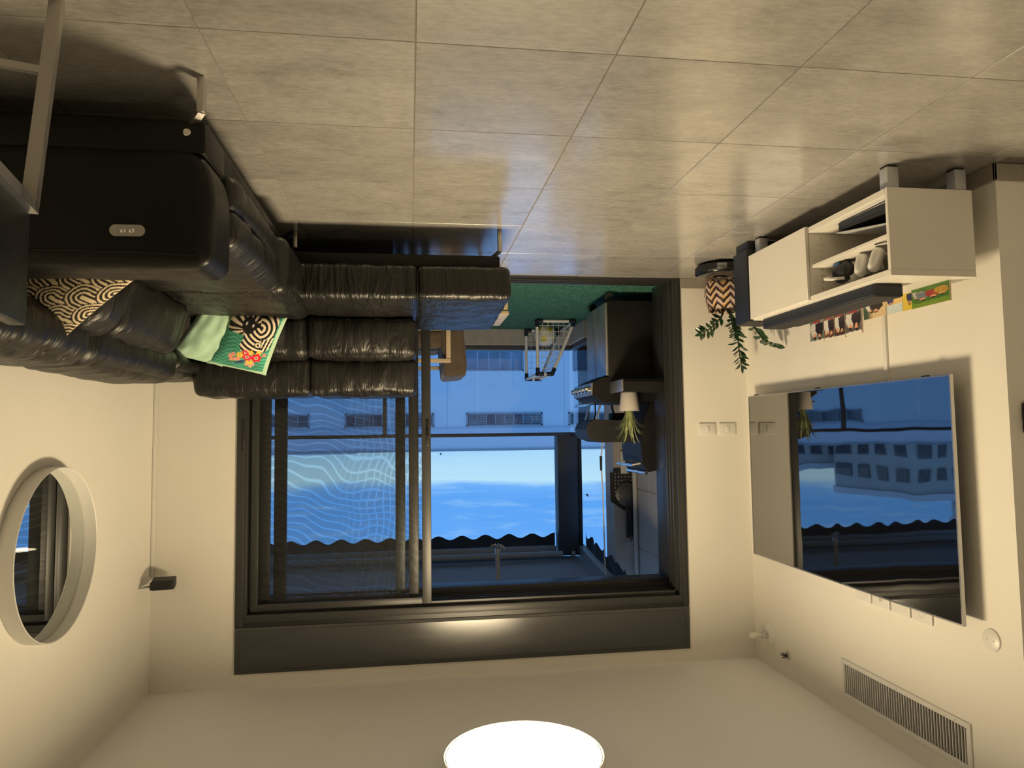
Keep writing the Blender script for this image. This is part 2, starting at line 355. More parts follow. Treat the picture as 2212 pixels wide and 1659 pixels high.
# ------------------------------------------------------------------ room shell
XL, XR, YB, ZC = -2.51, 1.68, 5.066, 2.80
YC = 2.70            # where the television wall ends
XF, YF = -4.2, -2.2
DX0, DX1, DZ = -2.007, 1.148, 2.706
fl = struct('floor', B(XF-.1, XR+.1, YF-.1, YB+.12, -.12, -.004), 'grout', 'grey cement-look floor of large square tiles', smooth=False)
T0x, T0y, TS = -.622, 2.025, .6
tiles = {}
def tile(x0, x1, y0, y1):
    w_, d_ = x1-x0, y1-y0
    key = (round(w_, 4), round(d_, 4))
    if key not in tiles:
        mb = B(-w_/2, w_/2, -d_/2, d_/2, -.008, 0, bev=.0012, seg=1); o = obj('floor_tile', mb, 'floor_tile', fl, local=True, smooth=False); tiles[key] = o.data
    else:
        o = bpy.data.objects.new('floor_tile', tiles[key]); link(o, fl)
    o.location = ((x0+x1)/2, (y0+y1)/2, 0)
i0 = math.floor((XF-T0x)/TS); i1 = math.ceil((XR-T0x)/TS); j0 = math.floor((YF-T0y)/TS); j1 = math.ceil((YB-T0y)/TS)
for i in range(i0, i1):
    for j in range(j0, j1):
        a, b = T0x+i*TS, T0x+(i+1)*TS; c, d = T0y+j*TS, T0y+(j+1)*TS
        lx = XL if c >= YC-.3 else XF
        a, b, c, d = max(a, lx)+.0018, min(b, XR)-.0018, max(c, YF)+.0018, min(d, YB+.005)-.0018
        if b-a > .02 and d-c > .02: tile(a, b, c, d)
struct('ceiling', B(XF-.1, XR+.1, YF-.1, YB+.2, ZC, ZC+.15), 'ceiling_paint', 'plain painted ceiling', smooth=False)
wallquad('wall_left', XL-.15, XL, YC, YB, 0, ZC, 'wall_paint', 'white painted wall carrying the television')
wallquad('wall_corner', XF, XL-.15, YC, YC+.15, 0, ZC, 'wall_paint', 'white painted wall turning the corner past the television')
wallquad('wall_right', XR, XR+.15, YF, YB, 0, ZC, 'wall_paint', 'white painted wall behind the sofa with round mirror')
wallquad('wall_front', XF, XR, YF-.15, YF, 0, ZC, 'wall_paint', 'white painted wall behind the camera')
wallquad('wall_far', XF-.15, XF, YF, YC, 0, ZC, 'wall_paint', 'white painted wall of the passage')
mb = MB(); mb.box(XL-.15, DX0, YB, YB+.45, -.2, ZC); mb.box(DX1, XR+.9, YB, YB+.45, -.2, ZC); mb.box(DX0, DX1, YB, YB+.45, DZ, ZC)
struct('wall_back', mb, 'wall_paint', 'white painted wall around the balcony door', smooth=False)
def skirt(name, *a): return struct(name, B(*a, bev=.002, seg=1), 'skirting_tile', 'low grey tile skirting', smooth=False)
skirt('baseboard_left', XL, XL+.012, YC-.012, YB, 0, .075)
skirt('baseboard_back', XL+.012, DX0, YB-.012, YB, 0, .075)
skirt('baseboard_corner', XF, XL+.012, YC-.012, YC, 0, .075)
skirt('baseboard_right', XR-.012, XR, YF, YB-.012, 0, .075)
skirt('baseboard_wing', DX1, XR-.012, YB-.012, YB, 0, .075)

# ------------------------------------------------------------------ balcony door
dr = bpy.data.objects.new('door_1', None); link(dr); dr['kind'] = 'structure'; dr['label'] = 'wide dark aluminium sliding balcony door with shutter box'; dr['category'] = 'door'
dr.location = ((DX0+DX1)/2, YB, 0); ORG[dr.name] = Vector(dr.location)
IN0, IN1, HZ = -1.945, 1.075, 2.325      # clear opening
mb = MB()
mb.box(DX0, IN0-.02, YB-.012, YB+.02, 0, 2.40, .003); mb.box(IN0-.045, IN0, YB-.004, YB+.25, 0, HZ+.05, .003)
for k in range(3):
    y = YB+.045+k*.055; mb.box(IN0-.02, IN0+.018, y, y+.014, .02, HZ, .002, 1)
obj('jamb', mb, 'aluminium', dr)
mb = MB()
mb.box(IN1+.02, DX1, YB-.012, YB+.02, 0, 2.40, .003); mb.box(IN1, IN1+.045, YB-.004, YB+.25, 0, HZ+.05, .003)
for k in range(3):
    y = YB+.045+k*.055; mb.box(IN1-.018, IN1+.02, y, y+.014, .02, HZ, .002, 1)
jr = obj('jamb', mb, 'aluminium', dr)
obj('latch_plate', B(IN1+.026, IN1+.044, YB-.0145, YB-.011, 1.02, 1.23, .002, 1), 'black_plastic', jr)
mb = MB(); mb.box(IN0-.02, IN1+.02, YB-.006, YB+.045, HZ, HZ+.05, .003); mb.box(IN0-.02, IN1+.02, YB, YB+.25, HZ+.03, HZ+.07)
for k in range(4):
    y = YB+.045+k*.055; mb.box(IN0, IN1, y, y+.012, HZ-.028, HZ+.04, .002, 1)
mb.box(IN0, IN1, YB+.225, YB+.25, HZ-.045, HZ+.05, .002, 1)
obj('head_track', mb, 'aluminium', dr)
mb = MB(); mb.box(DX0, DX1, YB-.006, YB+.26, -.03, .006, .002, 1)
for k in range(3):
    y = YB+.045+k*.055; mb.box(IN0, IN1, y, y+.012, .004, .022, .002, 1)
obj('outer_reveal', B(IN0-.05, IN0-.001, YB+.25, YB+.448, -.01, HZ+.06, .003), 'aluminium', dr); obj('outer_reveal', B(IN1+.001, IN1+.05, YB+.25, YB+.448, -.01, HZ+.06, .003), 'aluminium', dr)
obj('shutter_slot', B(IN0-.05, IN1+.05, YB+.27, YB+.448, 2.258, DZ-.01, .004), 'aluminium', dr)
obj('threshold', mb, 'aluminium', dr)
sb = obj('shutter_box', B(DX0, DX1, YB-.012, YB+.22, 2.405, DZ, .004), 'alu_box', dr)
obj('access_panel', B(DX0+.035, DX1-.035, YB-.016, YB-.011, 2.425, DZ-.03, .002, 1), 'alu_box', sb)
obj('shadow_gap', B(DX0+.02, DX1-.02, YB-.004, YB+.05, 2.37, 2.41), 'black_plastic', dr)
def leaf(x0, x1, y, sw, rw, kind, lock=False, right=None):
    mb = MB(); z0, z1 = .022, HZ-.015; th = .034; rw2 = right or sw
    mb.box(x0, x0+sw, y, y+th, z0, z1, .004); mb.box(x1-rw2, x1, y, y+th, z0, z1, .004)
    mb.box(x0+sw, x1-rw2, y+.003, y+th-.003, z0, z0+rw, .003); mb.box(x0+sw, x1-rw2, y+.003, y+th-.003, z1-rw, z1, .003)
    l = obj('sliding_leaf', mb, 'aluminium', dr)
    gmb = B(x0+sw, x1-rw2, y+.014, y+.020, z0+rw, z1-rw)
    if kind == 'screen':
        me = MB().add([(x0+sw, y+.017, z0+rw), (x1-rw2, y+.017, z0+rw), (x1-rw2, y+.017, z1-rw), (x0+sw, y+.017, z1-rw)], [(0, 1, 2, 3)])
        g = obj('insect_screen', me, 'insect_screen', l, smooth=False); g['label'] = 'fine dark mesh with painted moire bands'
    else: g = obj('glass_pane', gmb, 'clear_glass', l, smooth=False)
    if lock:
        k = obj('lock_plate', B(x0+.012, x0+.036, y-.006, y+.001, 1.035, 1.22, .004), 'black_plastic', l)
        obj('thumb_latch', B(x0+.018, x0+.030, y-.016, y-.005, 1.10, 1.15, .004), 'gloss_black', l)
    return l
leaf(-.152, 1.06, YB+.022, .064, .045, 'screen', True, right=.05)
leaf(-.066, 1.035, YB+.080, .069, .06, 'glass', right=.09)
leaf(.028, .93, YB+.136, .069, .06, 'glass', right=.085)

# ------------------------------------------------------------------ ceiling lamp
LX, LY, LR = -.555, 3.60, .40
lp = thing('ceiling_lamp', 'large round white ceiling lamp glowing brightly', 'lamp', (LX, LY, ZC))
obj('lamp_rim', MB().lathe([(LR-.02, 2.80), (LR, 2.795), (LR, 2.715), (LR-.008, 2.708), (LR-.012, 2.714)], (LX, LY, 0), 64), 'white_plastic', lp)
obj('diffuser', MB().lathe([(LR-.012, 2.716), (LR-.03, 2.711), (LR*.5, 2.709), (0, 2.7085)], (LX, LY, 0), 64), 'lamp_glow', lp)

lp2 = thing('ceiling_lamp', 'smaller round white ceiling lamp added unseen behind the camera to brighten the room', 'lamp', (-2.2, -.9, ZC))  # added lamp out of view, lifts the passage wall and ceiling
obj('lamp_rim', MB().lathe([(.24, 2.80), (.26, 2.795), (.26, 2.725), (.252, 2.718), (.248, 2.724)], (-2.2, -.9, 0), 48), 'white_plastic', lp2)
obj('diffuser', MB().lathe([(.248, 2.726), (.23, 2.721), (0, 2.719)], (-2.2, -.9, 0), 48), 'lamp_glow_added', lp2)

# ------------------------------------------------------------------ sofa
sf = thing('sofa', 'black leather corner sofa with reclining end under the round mirror', 'sofa', (1.0, 3.6, 0))
L = 'leather'
WRX = (.011, (7, 2.2, 2.2)); WRY = (.011, (2.2, 7, 2.2)); 
def cu(name, x0, x1, y0, y1, z0, z1, r=.05, n=20, puff=(.015, .015, .015), wr=None, seed=0, taper=None, parent=None, mat=None):
    mb = MB().cushion(((x0+x1)/2, (y0+y1)/2, (z0+z1)/2), (x1-x0, y1-y0, z1-z0), r, n, puff, wr, seed, None, taper)
    return obj(name, mb, mat or L, parent or sf, ang=75)
# wing along the balcony door
obj('base_frame', B(-.505, .66, 3.905, 4.90, .150, .225, .012), L, sf)
LX_, LY_ = 'leather_x', 'leather_y'
dip = lambda p, h: (p.x, p.y, p.z-(.034*(h.y-p.y)/(2*h.y) if p.z > 0 else 0))
cu('seat_cushion', -.052, .66, 3.855, 4.55, .218, .442, .032, 30, (.0, .008, .014), (.008, (9, 3, 2)), 1, dip, mat=LX_)
cu('chaise_cushion', -.56, -.044, 3.855, 4.86, .218, .438, .034, 30, (.010, .006, .012), (.008, (4, 9, 2)), 2, dip, mat=LX_)
obj('seam_welt', MB().tube([(-.048, 3.853, .25), (-.048, 3.853, .37), (-.048, 3.88, .408), (-.048, 4.25, .438)], .004, 6), L, sf)
obj('rear_panel', B(-.03, 1.30, 4.80, 4.93, .15, .72, .03, 3), L, sf)
obj('added_light_baffle', B(.10, 1.55, 4.86, 4.885, .012, .17, .004), L, sf)  # added hidden panel, keeps sky reflection out from under the sofa
def lean(k, zc):      # back cushions lean away from the seat
    return lambda p, h: (p.x, p.y+(p.z+h.z)*k, p.z)
for n_, (a, b) in enumerate(((-.048, .598), (.588, 1.25))):
    cu('back_cushion', a, b, 4.27, 4.72, .43, .678, .045, 28, (.0, .035, .012), (.013, (10, 3, 2.0)), 5+n_, lean(.22, 0), mat=LX_)
tp = lambda p, h: (p.x-(max(0, p.x-.35*h.x)*.16*(p.z+h.z)/(2*h.z)), p.y+(p.z+h.z)*.15, p.z)
cu('headrest', -.05, .600, 4.46, 4.82, .662, .895, .040, 28, (.0, .030, .010), (.011, (9, 3, 3)), 8, lean(.15, 0), mat=LX_)
cu('headrest', .590, 1.31, 4.46, 4.82, .662, .895, .040, 28, (.0, .022, .008), (.008, (7, 3, 3)), 9, tp, mat=LX_)
# wing along the mirror wall
obj('base_frame', B(.655, 1.60, 2.42, 4.80, .095, .225, .014), L, sf)
ap = cu('arm', .618, 1.63, 2.335, 2.605, .215, .597, .045, 26, (.006, .003, .012), (.004, (4, 9, 3)), 11, lambda p, h: (p.x+.045*max(0, -p.z/h.z)**3*(1 if p.x < 0 else 0), p.y, p.z))
obj('arm_base', B(.640, 1.60, 2.345, 2.59, .130, .235, .012), L, sf)
obj('arm_seam', MB().tube([(.66, 2.334, .566), (.85, 2.331, .560), (1.2, 2.331, .558), (1.6, 2.334, .560)], .0035, 6), L, ap)
pm = MB(); hw, hh = .052, .0185; poly = []
for k in range(24):
    a = 2*pi*k/24; poly.append((.862+(hw-hh)*(1 if cos(a) > 0 else -1)+hh*cos(a), .494+hh*sin(a)))
pl = obj('control_plate', pm.prism(poly, 1, 2.327, 2.340), 'brushed_steel', sf, smooth=False); pl['label'] = 'brushed steel oval control plate with two buttons'
for dx in (-.0125, .0125):
    obj('button', MB().lathe([(0, 2.3245), (.006, 2.3245), (.0085, 2.3265), (.0085, 2.330)], (.862+dx, 0, .494), 16, 'Y'), 'chrome', pl)
obj('screw_cap', MB().lathe([(0, 2.341), (.010, 2.3415), (.0125, 2.344), (.0125, 2.35)], (.698, 0, .166), 20, 'Y'), 'chrome', sf)
cu('footrest', .605, .80, 2.60, 3.46, .20, .340, .040, 24, (.018, .0, .0), (.008, (3, 9, 3)), 13, mat=LY_)
cu('seat_cushion', .600, 1.28, 2.60, 3.46, .318, .470, .050, 28, (.020, .0, .016), (.008, (5, 5, 3)), 14, mat=LY_)
cu('corner_cushion', .570, 1.28, 3.45, 4.30, .185, .462, .050, 30, (.020, .016, .016), (.010, (5, 8, 3)), 15, mat=LX_)
for n_, (a, b) in enumerate(((2.86, 3.12), (3.11, 3.90))):
    cu('back_cushion', 1.12, 1.50, a, b, .44, .72, .06, 26, (.035, .0, .016), (.012, (2.5, 9, 2.5)), 17+n_, lambda p, h: (p.x+(p.z+h.z)*.22, p.y, p.z), mat=LY_)
for n_, (a, b, zt) in enumerate(((2.36, 3.06, .850), (3.03, 4.14, .845), (4.10, 4.80, .785))):
    cu('headrest', 1.24, 1.57, a, b, .655, zt, .065, 26, (.025, .0, .020), (.010, (2.5, 8, 4)), 20+n_, lambda p, h: (p.x+(p.z+h.z)*.1, p.y, p.z), mat=LY_)
obj('rear_panel', B(1.52, 1.62, 2.42, 4.85, .14, .70, .03, 3), L, sf)
def leg(x, y, dx, dy, h):
    mb = MB(); mb.box(x-.011, x+.011, y-.03, y+.004, 0, h, .003); mb.bar((x, y-.013, h-.006), (x+dx, y+dy, h+.03), .022, .012)
    return obj('leg', mb, 'brushed_steel', sf)
leg(.645, 2.325, .06, .06, .118); leg(1.55, 2.325, -.06, .06, .118); leg(-.508, 3.95, .05, .06, .122); leg(-.49, 4.86, .05, -.03, .122); leg(.62, 4.05, .04, .05, .10); leg(1.55, 4.75, -.05, -.05, .10)

# cushions on the sofa ---------------------------------------------------------
def pillow(name, A, Bc, C, D, thick, mat, nx, colf=None, label='', cat='cushion', wr=.0):
    """A,B,C,D corners in order (print s: A->B, t: A->D); front side faces the room"""
    A, Bc, C, D = [Vector(q) for q in (A, Bc, C, D)]; V = []; F = []; cols = []
    cen = (A+Bc+C+D)/4; nrm = (Bc-A).cross(D-A).normalized()
    if nrm.dot(Vector((0, 0, CAMZ))-cen) < 0: nrm = -nrm
    for side in (1, -1):
        for j in range(nx+1):
            for i in range(nx+1):
                s, t_ = i/nx, j/nx; a, b = 2*s-1, 2*t_-1
                # edges bow inwards between the corners
                a2 = a*(1-.045*(1-b*b)*abs(a)**3); b2 = b*(1-.045*(1-a*a)*abs(b)**3); s2, t2 = (a2+1)/2, (b2+1)/2
                p_ = A*(1-s2)*(1-t2)+Bc*s2*(1-t2)+C*s2*t2+D*(1-s2)*t2
                th = thick/2*((1-a*a)**.55)*((1-b*b)**.55)
                if wr: th += wr*noise.noise(Vector((s*5, t_*5, side*3.0+thick*40)))*min(1, 4*(1-abs(a)))*min(1, 4*(1-abs(b)))
                V.append(p_+nrm*side*(th+.002))
                cols.append(colf(s, t_) if (colf and side == 1) else (colf(-1, -1) if colf else (1, 1, 1, 1)))
    W = nx+1; o2 = W*W
    for j in range(nx):
        for i in range(nx):
            q = j*W+i; F.append((q, q+1, q+W+1, q+W)); F.append((o2+q, o2+q+W, o2+q+W+1, o2+q+1))
    for i in range(nx):
        for a, b in ((i, i+1), (nx*W+i+1, nx*W+i), ((i+1)*W, i*W), (i*W+nx, (i+1)*W+nx)): F.append((a, o2+a, o2+b, b))
    mb = MB(); mb.add(V, F); zmin = min(v.z for v in V)
    o = obj(name, mb, mat, ang=80, at=(cen.x, cen.y, zmin), cols=cols if colf else None)
    return tag(o, label, cat, 'loose cushions on the sofa')
LIN = lambda r, g, b: s2l((r, g, b))
MINT, TEAL, INK, CREAM = LIN(172, 203, 174), LIN(62, 150, 125), LIN(24, 20, 22), LIN(238, 222, 196)
flowers = [(1040, 985, 42, (240, 195, 40)), (1115, 960, 42, (225, 45, 75)), (1185, 960, 36, (240, 190, 50)), (1130, 1020, 58, (215, 50, 85)), (1245, 1045, 62, (220, 25, 50)), (1150, 1095, 40, (245, 200, 40)), (1285, 975, 32, (245, 185, 50)),
           (910, 1000, 30, (240, 150, 130)), (955, 975, 30, (240, 150, 130)), (920, 1050, 30, (240, 140, 120)), (970, 1050, 28, (240, 150, 130)), (1015, 1040, 28, (240, 140, 125)), (1105, 1135, 26, (240, 150, 135)), (1180, 1135, 28, (240, 150, 135)), (1145, 1170, 24, (240, 160, 140)), (1350, 1020, 24, (230, 120, 110))]
def inside(p, poly):
    x, y = p; r = False; n = len(poly); j = n-1
    for i in range(n):
        xi, yi = poly[i]; xj, yj = poly[j]
        if (yi > y) != (yj > y) and x < (xj-xi)*(y-yi)/(yj-yi)+xi: r = not r
        j = i
    return r
ZEB = [(930, 425), (850, 650), (1100, 715), (1095, 770), (1040, 840), (1055, 925), (1140, 945), (1330, 985), (1440, 920), (1490, 790), (1560, 620), (1570, 520), (1480, 470), (1330, 455), (1250, 420)]
def zebra(s, t_):
    if s < 0: return MINT
    x, y = 920+745*s-360*t_+80*s*t_*0, 420+125*s+750*t_+60*s*t_
    if s > .935 or t_ > .93: return MINT
    if s < .018: return LIN(196, 190, 60)
    for fx, fy, fr, fc in flowers:
        d = hypot(x-fx, y-fy); rr = fr*(1+.16*cos(6*atan2(y-fy, x-fx)))
        if d < rr*.22: return LIN(90, 50, 40)
        if d < rr*.38: return LIN(250, 225, 190)
        if d < rr: return LIN(*fc)
    if 950 < x < 1090 and 1065 < y < 1120 and abs((y-1150)+(x-900)*.42-0) < 26: return LIN(40, 70, 110)
    if inside((x, y), ZEB):
        for ex, ey in ((1135, 570), (1225, 600)):
            if hypot((x-ex)*.9+(y-ey)*.5, (y-ey)*.5-(x-ex)*.3) < 13: return LIN(235, 225, 225)
        if hypot((x-1165)/92, (y-595)/(108)) < 1 or (1080 < x < 1330 and abs(y-600) < 30 and x > 1200): return INK
        if hypot(x-1285, y-860) < 16: return INK
        if hypot(x-1285, y-860) < 36: return CREAM
        if hypot(x-1285, y-860) < 46: return INK
        if x > 1330 and y < 790: ph = hypot(x-1330, (y-640))/13.5
        elif y < 720 and x < 1330 and (y < 600 or x < 1100): ph = atan2(y-640, x-1180)*8.6*1.25
        elif x > 1330 and y >= 790: ph = (x*.86+y*.5)/9.5
        else: ph = (hypot(x-1440, y-560))/13.0
        return INK if sin(ph*1.35) > -.05 else CREAM
    k = sin((y+22*sin(x/46.0)+10*sin(x/19.0))/8.5)
    g_ = .5+.5*noise.noise(Vector((x/160, y/160, 0)))
    base = [TEAL[i]*(.55+.5*g_) for i in range(3)]
    if k > .35: base = [min(1, c*1.55+.03) for c in base]
    return (base[0], base[1], base[2], 1)
SZ = .455
zA = onp(506, 668, 2, SZ); zB = onp(621, 686, 2, SZ)
zA.y = 4.18; zA = onp(506, 668, 1, 4.10); zB = onp(621, 686, 1, 4.08); zC = onp(574, 811, 1, 4.33); zD = onp(447, 784, 1, 4.33)
pillow('zebra_cushion', zA, zB, zC, zD, .12, 'printed_fabric', 150, zebra, 'mint cushion printed with a zebra and red and yellow flowers')
mA = onp(449, 650, 1, 4.06); mB = onp(540, 676, 1, 4.20); mC = onp(480, 792, 1, 4.42); mD = onp(364, 764, 1, 4.24)
pillow('mint_cushion', mA, mB, mC, mD, .13, 'mint_fabric', 44, None, 'plain pale mint cushion in the sofa corner, partly under the zebra cushion', wr=.018)
IV, BK = LIN(226, 208, 172), LIN(38, 30, 26)
def arches(s, t_):
    if s < 0: return IV
    wob = .012*noise.noise(Vector((s*9, t_*9, 1)))
    W, H = .27, .20
    x, y = s+wob, t_+wob
    best = None
    r0 = int(math.floor(y/H))
    for j in range(r0-1, r0+4):
        off = (j % 2)*W/2; cx = round((x-off)/W)*W+off; cy = j*H
        dx, dy = x-cx, y-cy
        d = abs(dx) if dy < 0 else hypot(dx, dy)
        if d < W/2*1.06 and dy < W/2*1.06: best = d; break
    if best is None: return IV
    return BK if (best*1.0/(W/2)*3.6) % 1 > .46 else IV
a1 = onp(145, 724, 1, 2.78); a2 = onp(352, 560, 1, 2.68); a4 = onp(-45, 615, 1, 2.72)
a3 = a2+(a4-a1)
pillow('arch_cushion', a1, a2, a3, a4, .13, 'printed_fabric', 130, arches, 'ivory cushion printed with dark nested arches, behind the sofa arm')

# ------------------------------------------------------------------ television and its wall
TX, TY0, TY1, TZ0, TZ1 = -2.425, 2.925, 4.87, .900, 2.012
tv = thing('television', 'huge wall-mounted flat television with dark glossy reflecting screen', 'television', (TX, (TY0+TY1)/2, TZ0))
obj('rear_case', B(TX-.018, TX-.004, TY0, TY1, TZ0, TZ1, .003), 'black_plastic', tv)
fm = MB(); q = .0045
fm.box(TX-.016, TX+.001, TY0-q, TY0+.003, TZ0-q, TZ1+q); fm.box(TX-.016, TX+.001, TY1-.003, TY1+q, TZ0-q, TZ1+q)
fm.box(TX-.016, TX+.001, TY0+.003, TY1-.003, TZ0-q, TZ0+.003); fm.box(TX-.016, TX+.001, TY0+.003, TY1-.003, TZ1-.003, TZ1+q)
obj('bezel', fm, 'satin_steel', tv, smooth=False)
obj('screen', B(TX-.006, TX-.001, TY0+.003, TY1-.003, TZ0+.003, TZ1-.003), 'tv_panel', tv, smooth=False)
obj('wall_mount', B(XL, TX-.017, 3.55, 4.25, 1.25, 1.65, .004), 'black_plastic', tv)
for y in (TY0+.16, (TY0+TY1)/2+.1, TY1-.10): obj('sensor_bump', B(TX-.018, TX+.0015, y-.02, y+.02, TZ0-.012, TZ0-.003, .002, 1), 'gloss_black', tv)

tr_ = tag(obj('cable_trunking', B(XL, XL+.014, 3.445, 3.472, .40, .955, .003), 'white_paint_metal', at=(XL, 3.458, .4)), 'white cable trunking running from behind the cabinet up to the television', 'trunking')
def wall_plate(name, y, z, w_, h_, label, kind, cat='socket'):
    t_ = thing(name, label, cat, (XL, y, z-h_/2), group='wall plates above the television')
    obj('cover_plate', B(XL, XL+.011, y-w_/2, y+w_/2, z-h_/2, z+h_/2, .004), 'white_plastic', t_)
    if kind == 'socket':
        obj('socket_well', MB().lathe([(0, .009), (.020, .009), (.022, .0125), (.024, .0125), (.024, .008)], (XL, y, z), 24, 'X'), 'white_paint_metal', t_)
        for dy in (-.008, .008): obj('contact_hole', MB().lathe([(0, .0105), (.003, .0105), (.003, .008)], (XL, y+dy, z), 10, 'X'), 'black_plastic', t_)
    elif kind == 'data': obj('data_jack', B(XL+.008, XL+.0125, y-.014, y+.014, z-.012, z+.012, .001, 1), 'pipe_grey', t_)
    else: obj('blank_insert', B(XL+.008, XL+.0125, y-.045, y+.045, z-.024, z+.024, .002, 1), 'white_paint_metal', t_)
    return t_
wall_plate('wall_plate', 3.745, 2.050, .135, .090, 'white blank wall plate above the television, next to the data plate', 'blank', 'wall plate')
wall_plate('data_plate', 3.590, 2.050, .135, .090, 'white wall plate with a small data jack above the television', 'data', 'wall plate')
wall_plate('wall_plate', 3.435, 2.050, .135, .090, 'white blank wall plate above the television between data plate and socket', 'blank', 'wall plate')
wall_plate('power_socket', 3.280, 2.050, .135, .090, 'white round-hole power socket above the television', 'socket')
rc = thing('round_cover', 'white round blank cover plate high on the television wall', 'wall plate', (XL, 2.86, 2.0))
obj('disc', MB().lathe([(0, .009), (.042, .009), (.048, .006), (.049, 0)], (XL, 2.86, 2.062), 36, 'X'), 'white_plastic', rc)
for dy in (-.018, .018): obj('screw', MB().lathe([(0, .0105), (.003, .0105), (.0035, .008)], (XL, 2.86+dy, 2.062), 10, 'X'), 'pipe_grey', rc)
bh = thing('bulb_holder', 'white wall lamp holder with a bare clear bulb near the ceiling', 'lamp', (XL, 4.84, 2.52))
obj('base_plate', MB().lathe([(0, .024), (.050, .022), (.074, .010), (.078, 0)], (XL, 4.84, 2.575), 36, 'X'), 'white_plastic', bh)
obj('socket', MB().lathe([(.022, .016), (.026, .030), (.026, .052), (.019, .062), (.014, .062)], (XL, 4.84, 2.575), 24, 'X'), 'pipe_grey', bh)
bulb = obj('bulb', MB().lathe([(.012, .058), (.015, .075), (.022, .10), (.0235, .125), (.019, .145), (.008, .156), (0, .157)], (XL, 4.84, 2.575), 24, 'X'), 'frosted_bulb', bh)
co = thing('cable_outlet', 'small dark hook of bare cable ends on a ring beside the lamp holder', 'outlet', (XL, 4.605, 2.62))
obj('ring', MB().lathe([(.006, .004), (.024, .006), (.030, .003), (.031, 0)], (XL, 4.605, 2.650), 24, 'X'), 'pipe_grey', co)
for k in range(4):
    a = k*1.6; obj('cable_end', MB().tube([(XL+.002, 4.605+.006*cos(a), 2.65+.006*sin(a)), (XL+.02, 4.605+.010*cos(a), 2.65+.012*sin(a)), (XL+.042, 4.61+.018*cos(a), 2.648+.014*sin(a))], .0032, 6), 'rubber', co)
# air grille
gy0, gy1, gz0, gz1 = 3.005, 3.985, 2.475, 2.690
gr = thing('air_grille', 'long white ventilation grille with many thin vertical slats under the ceiling', 'vent', (XL, (gy0+gy1)/2, gz0))
fr = MB(); bw = .026
fr.box(XL, XL+.010, gy0, gy1, gz0, gz0+bw, .002, 1); fr.box(XL, XL+.010, gy0, gy1, gz1-bw, gz1, .002, 1); fr.box(XL, XL+.010, gy0, gy0+bw, gz0+bw, gz1-bw, .002, 1); fr.box(XL, XL+.010, gy1-bw, gy1, gz0+bw, gz1-bw, .002, 1)
obj('frame', fr, 'white_paint_metal', gr, smooth=False)
obj('duct_back', B(XL, XL+.0012, gy0+bw, gy1-bw, gz0+bw, gz1-bw), 'matte_black', gr, smooth=False)
sl = None
for k in range(48):
    y = gy0+bw+.010+k*(gy1-gy0-2*bw-.020)/47
    if sl is None:
        sl = obj('slat', B(-.004, .004, -.0021, .0021, 0, gz1-gz0-2*bw), 'white_paint_metal', gr, smooth=False, local=True); s_ = sl
    else: s_ = dup(sl, gr)
    s_.location = Vector((XL+.0055, y, gz0+bw))-origin(gr)
for y in (gy0+.09, (gy0+gy1)/2, gy1-.09):
    for z in (gz0+bw/2, gz1-bw/2): obj('screw', MB().lathe([(0, .0115), (.0035, .0112), (.0045, .0095)], (XL, y, z), 10, 'X'), 'pipe_grey', gr)
# light switches on the back wall
for k, (xa, xb, lb) in enumerate(((-2.252, -2.125, 'white wall switch plate beside the door frame'), (-2.409, -2.280, 'white wall switch plate beside the room corner'))):
    t_ = thing('wall_switch', lb, 'switch', ((xa+xb)/2, YB, 1.085), group='light switches by the balcony door'); xm = (xa+xb)/2
    obj('cover_plate', B(xa, xb, YB-.010, YB, 1.085, 1.172, .004), 'white_plastic', t_)
    obj('rocker', B(xm-.0125, xm+.0125, YB-.0145, YB-.008, 1.105, 1.152, .003), 'white_plastic', t_)
# intercom on the passage wall
ip = onp(2206, 905, 1, YC)
t_ = thing('intercom', 'black wall-hung handset on the shaded wall past the corner', 'intercom', (ip.x-.05, YC, 1.02))
obj('body', B(ip.x-.14, ip.x-.002, YC-.03, YC, 1.035, 1.165, .008), 'black_plastic', t_)
obj('handset', B(ip.x-.13, ip.x+.006, YC-.045, YC-.028, 1.075, 1.118, .008), 'gloss_black', t_)

# ------------------------------------------------------------------ low cabinet
cy0, cy1, cx0, cx1, cz0, cz1 = 2.735, 3.965, -2.425, -2.022, .108, .490
cb = thing('media_cabinet', 'low white cabinet on grey square legs with one door and open shelves', 'cabinet', ((cx0+cx1)/2, (cy0+cy1)/2, 0))
th = .018; WL = 'white_laminate'; ym = 3.355
obj('top_panel', B(cx0, cx1, cy0, cy1, cz1-th*1.6, cz1, .0015, 1), WL, cb)
obj('bottom_panel', B(cx0, cx1, cy0+th, cy1-th, cz0, cz0+th*1.6, .0015, 1), WL, cb)
obj('side_panel', B(cx0, cx1, cy0, cy0+th, cz0, cz1-th*1.6, .0015, 1), WL, cb); obj('side_panel', B(cx0, cx1, cy1-th, cy1, cz0, cz1-th*1.6, .0015, 1), WL, cb)
dv = obj('divider', B(cx0+.006, cx1-.002, ym-.009, ym+.009, cz0+th*1.6, cz1-th*1.6, .001, 1), WL, cb)
for xh in (-2.09, -2.33):
    for k in range(9): obj('pin_hole', MB().lathe([(0, ym-.0094), (.0028, ym-.0094), (.0028, ym-.008)], (xh, 0, .165+k*.032), 8, 'Y'), 'matte_black', dv)
obj('back_panel', B(cx0, cx0+.006, cy0+th, cy1-th, cz0+th, cz1-th*1.6), WL, cb)
SHZ = .318
obj('shelf', B(cx0+.006, cx1-.012, cy0+th, ym-.009, SHZ-.016, SHZ, .0012, 1), WL, cb)
obj('door', B(cx1, cx1+.018, ym-.008, cy1-.001, cz0-.004, cz1-.006, .002, 1), WL, cb)
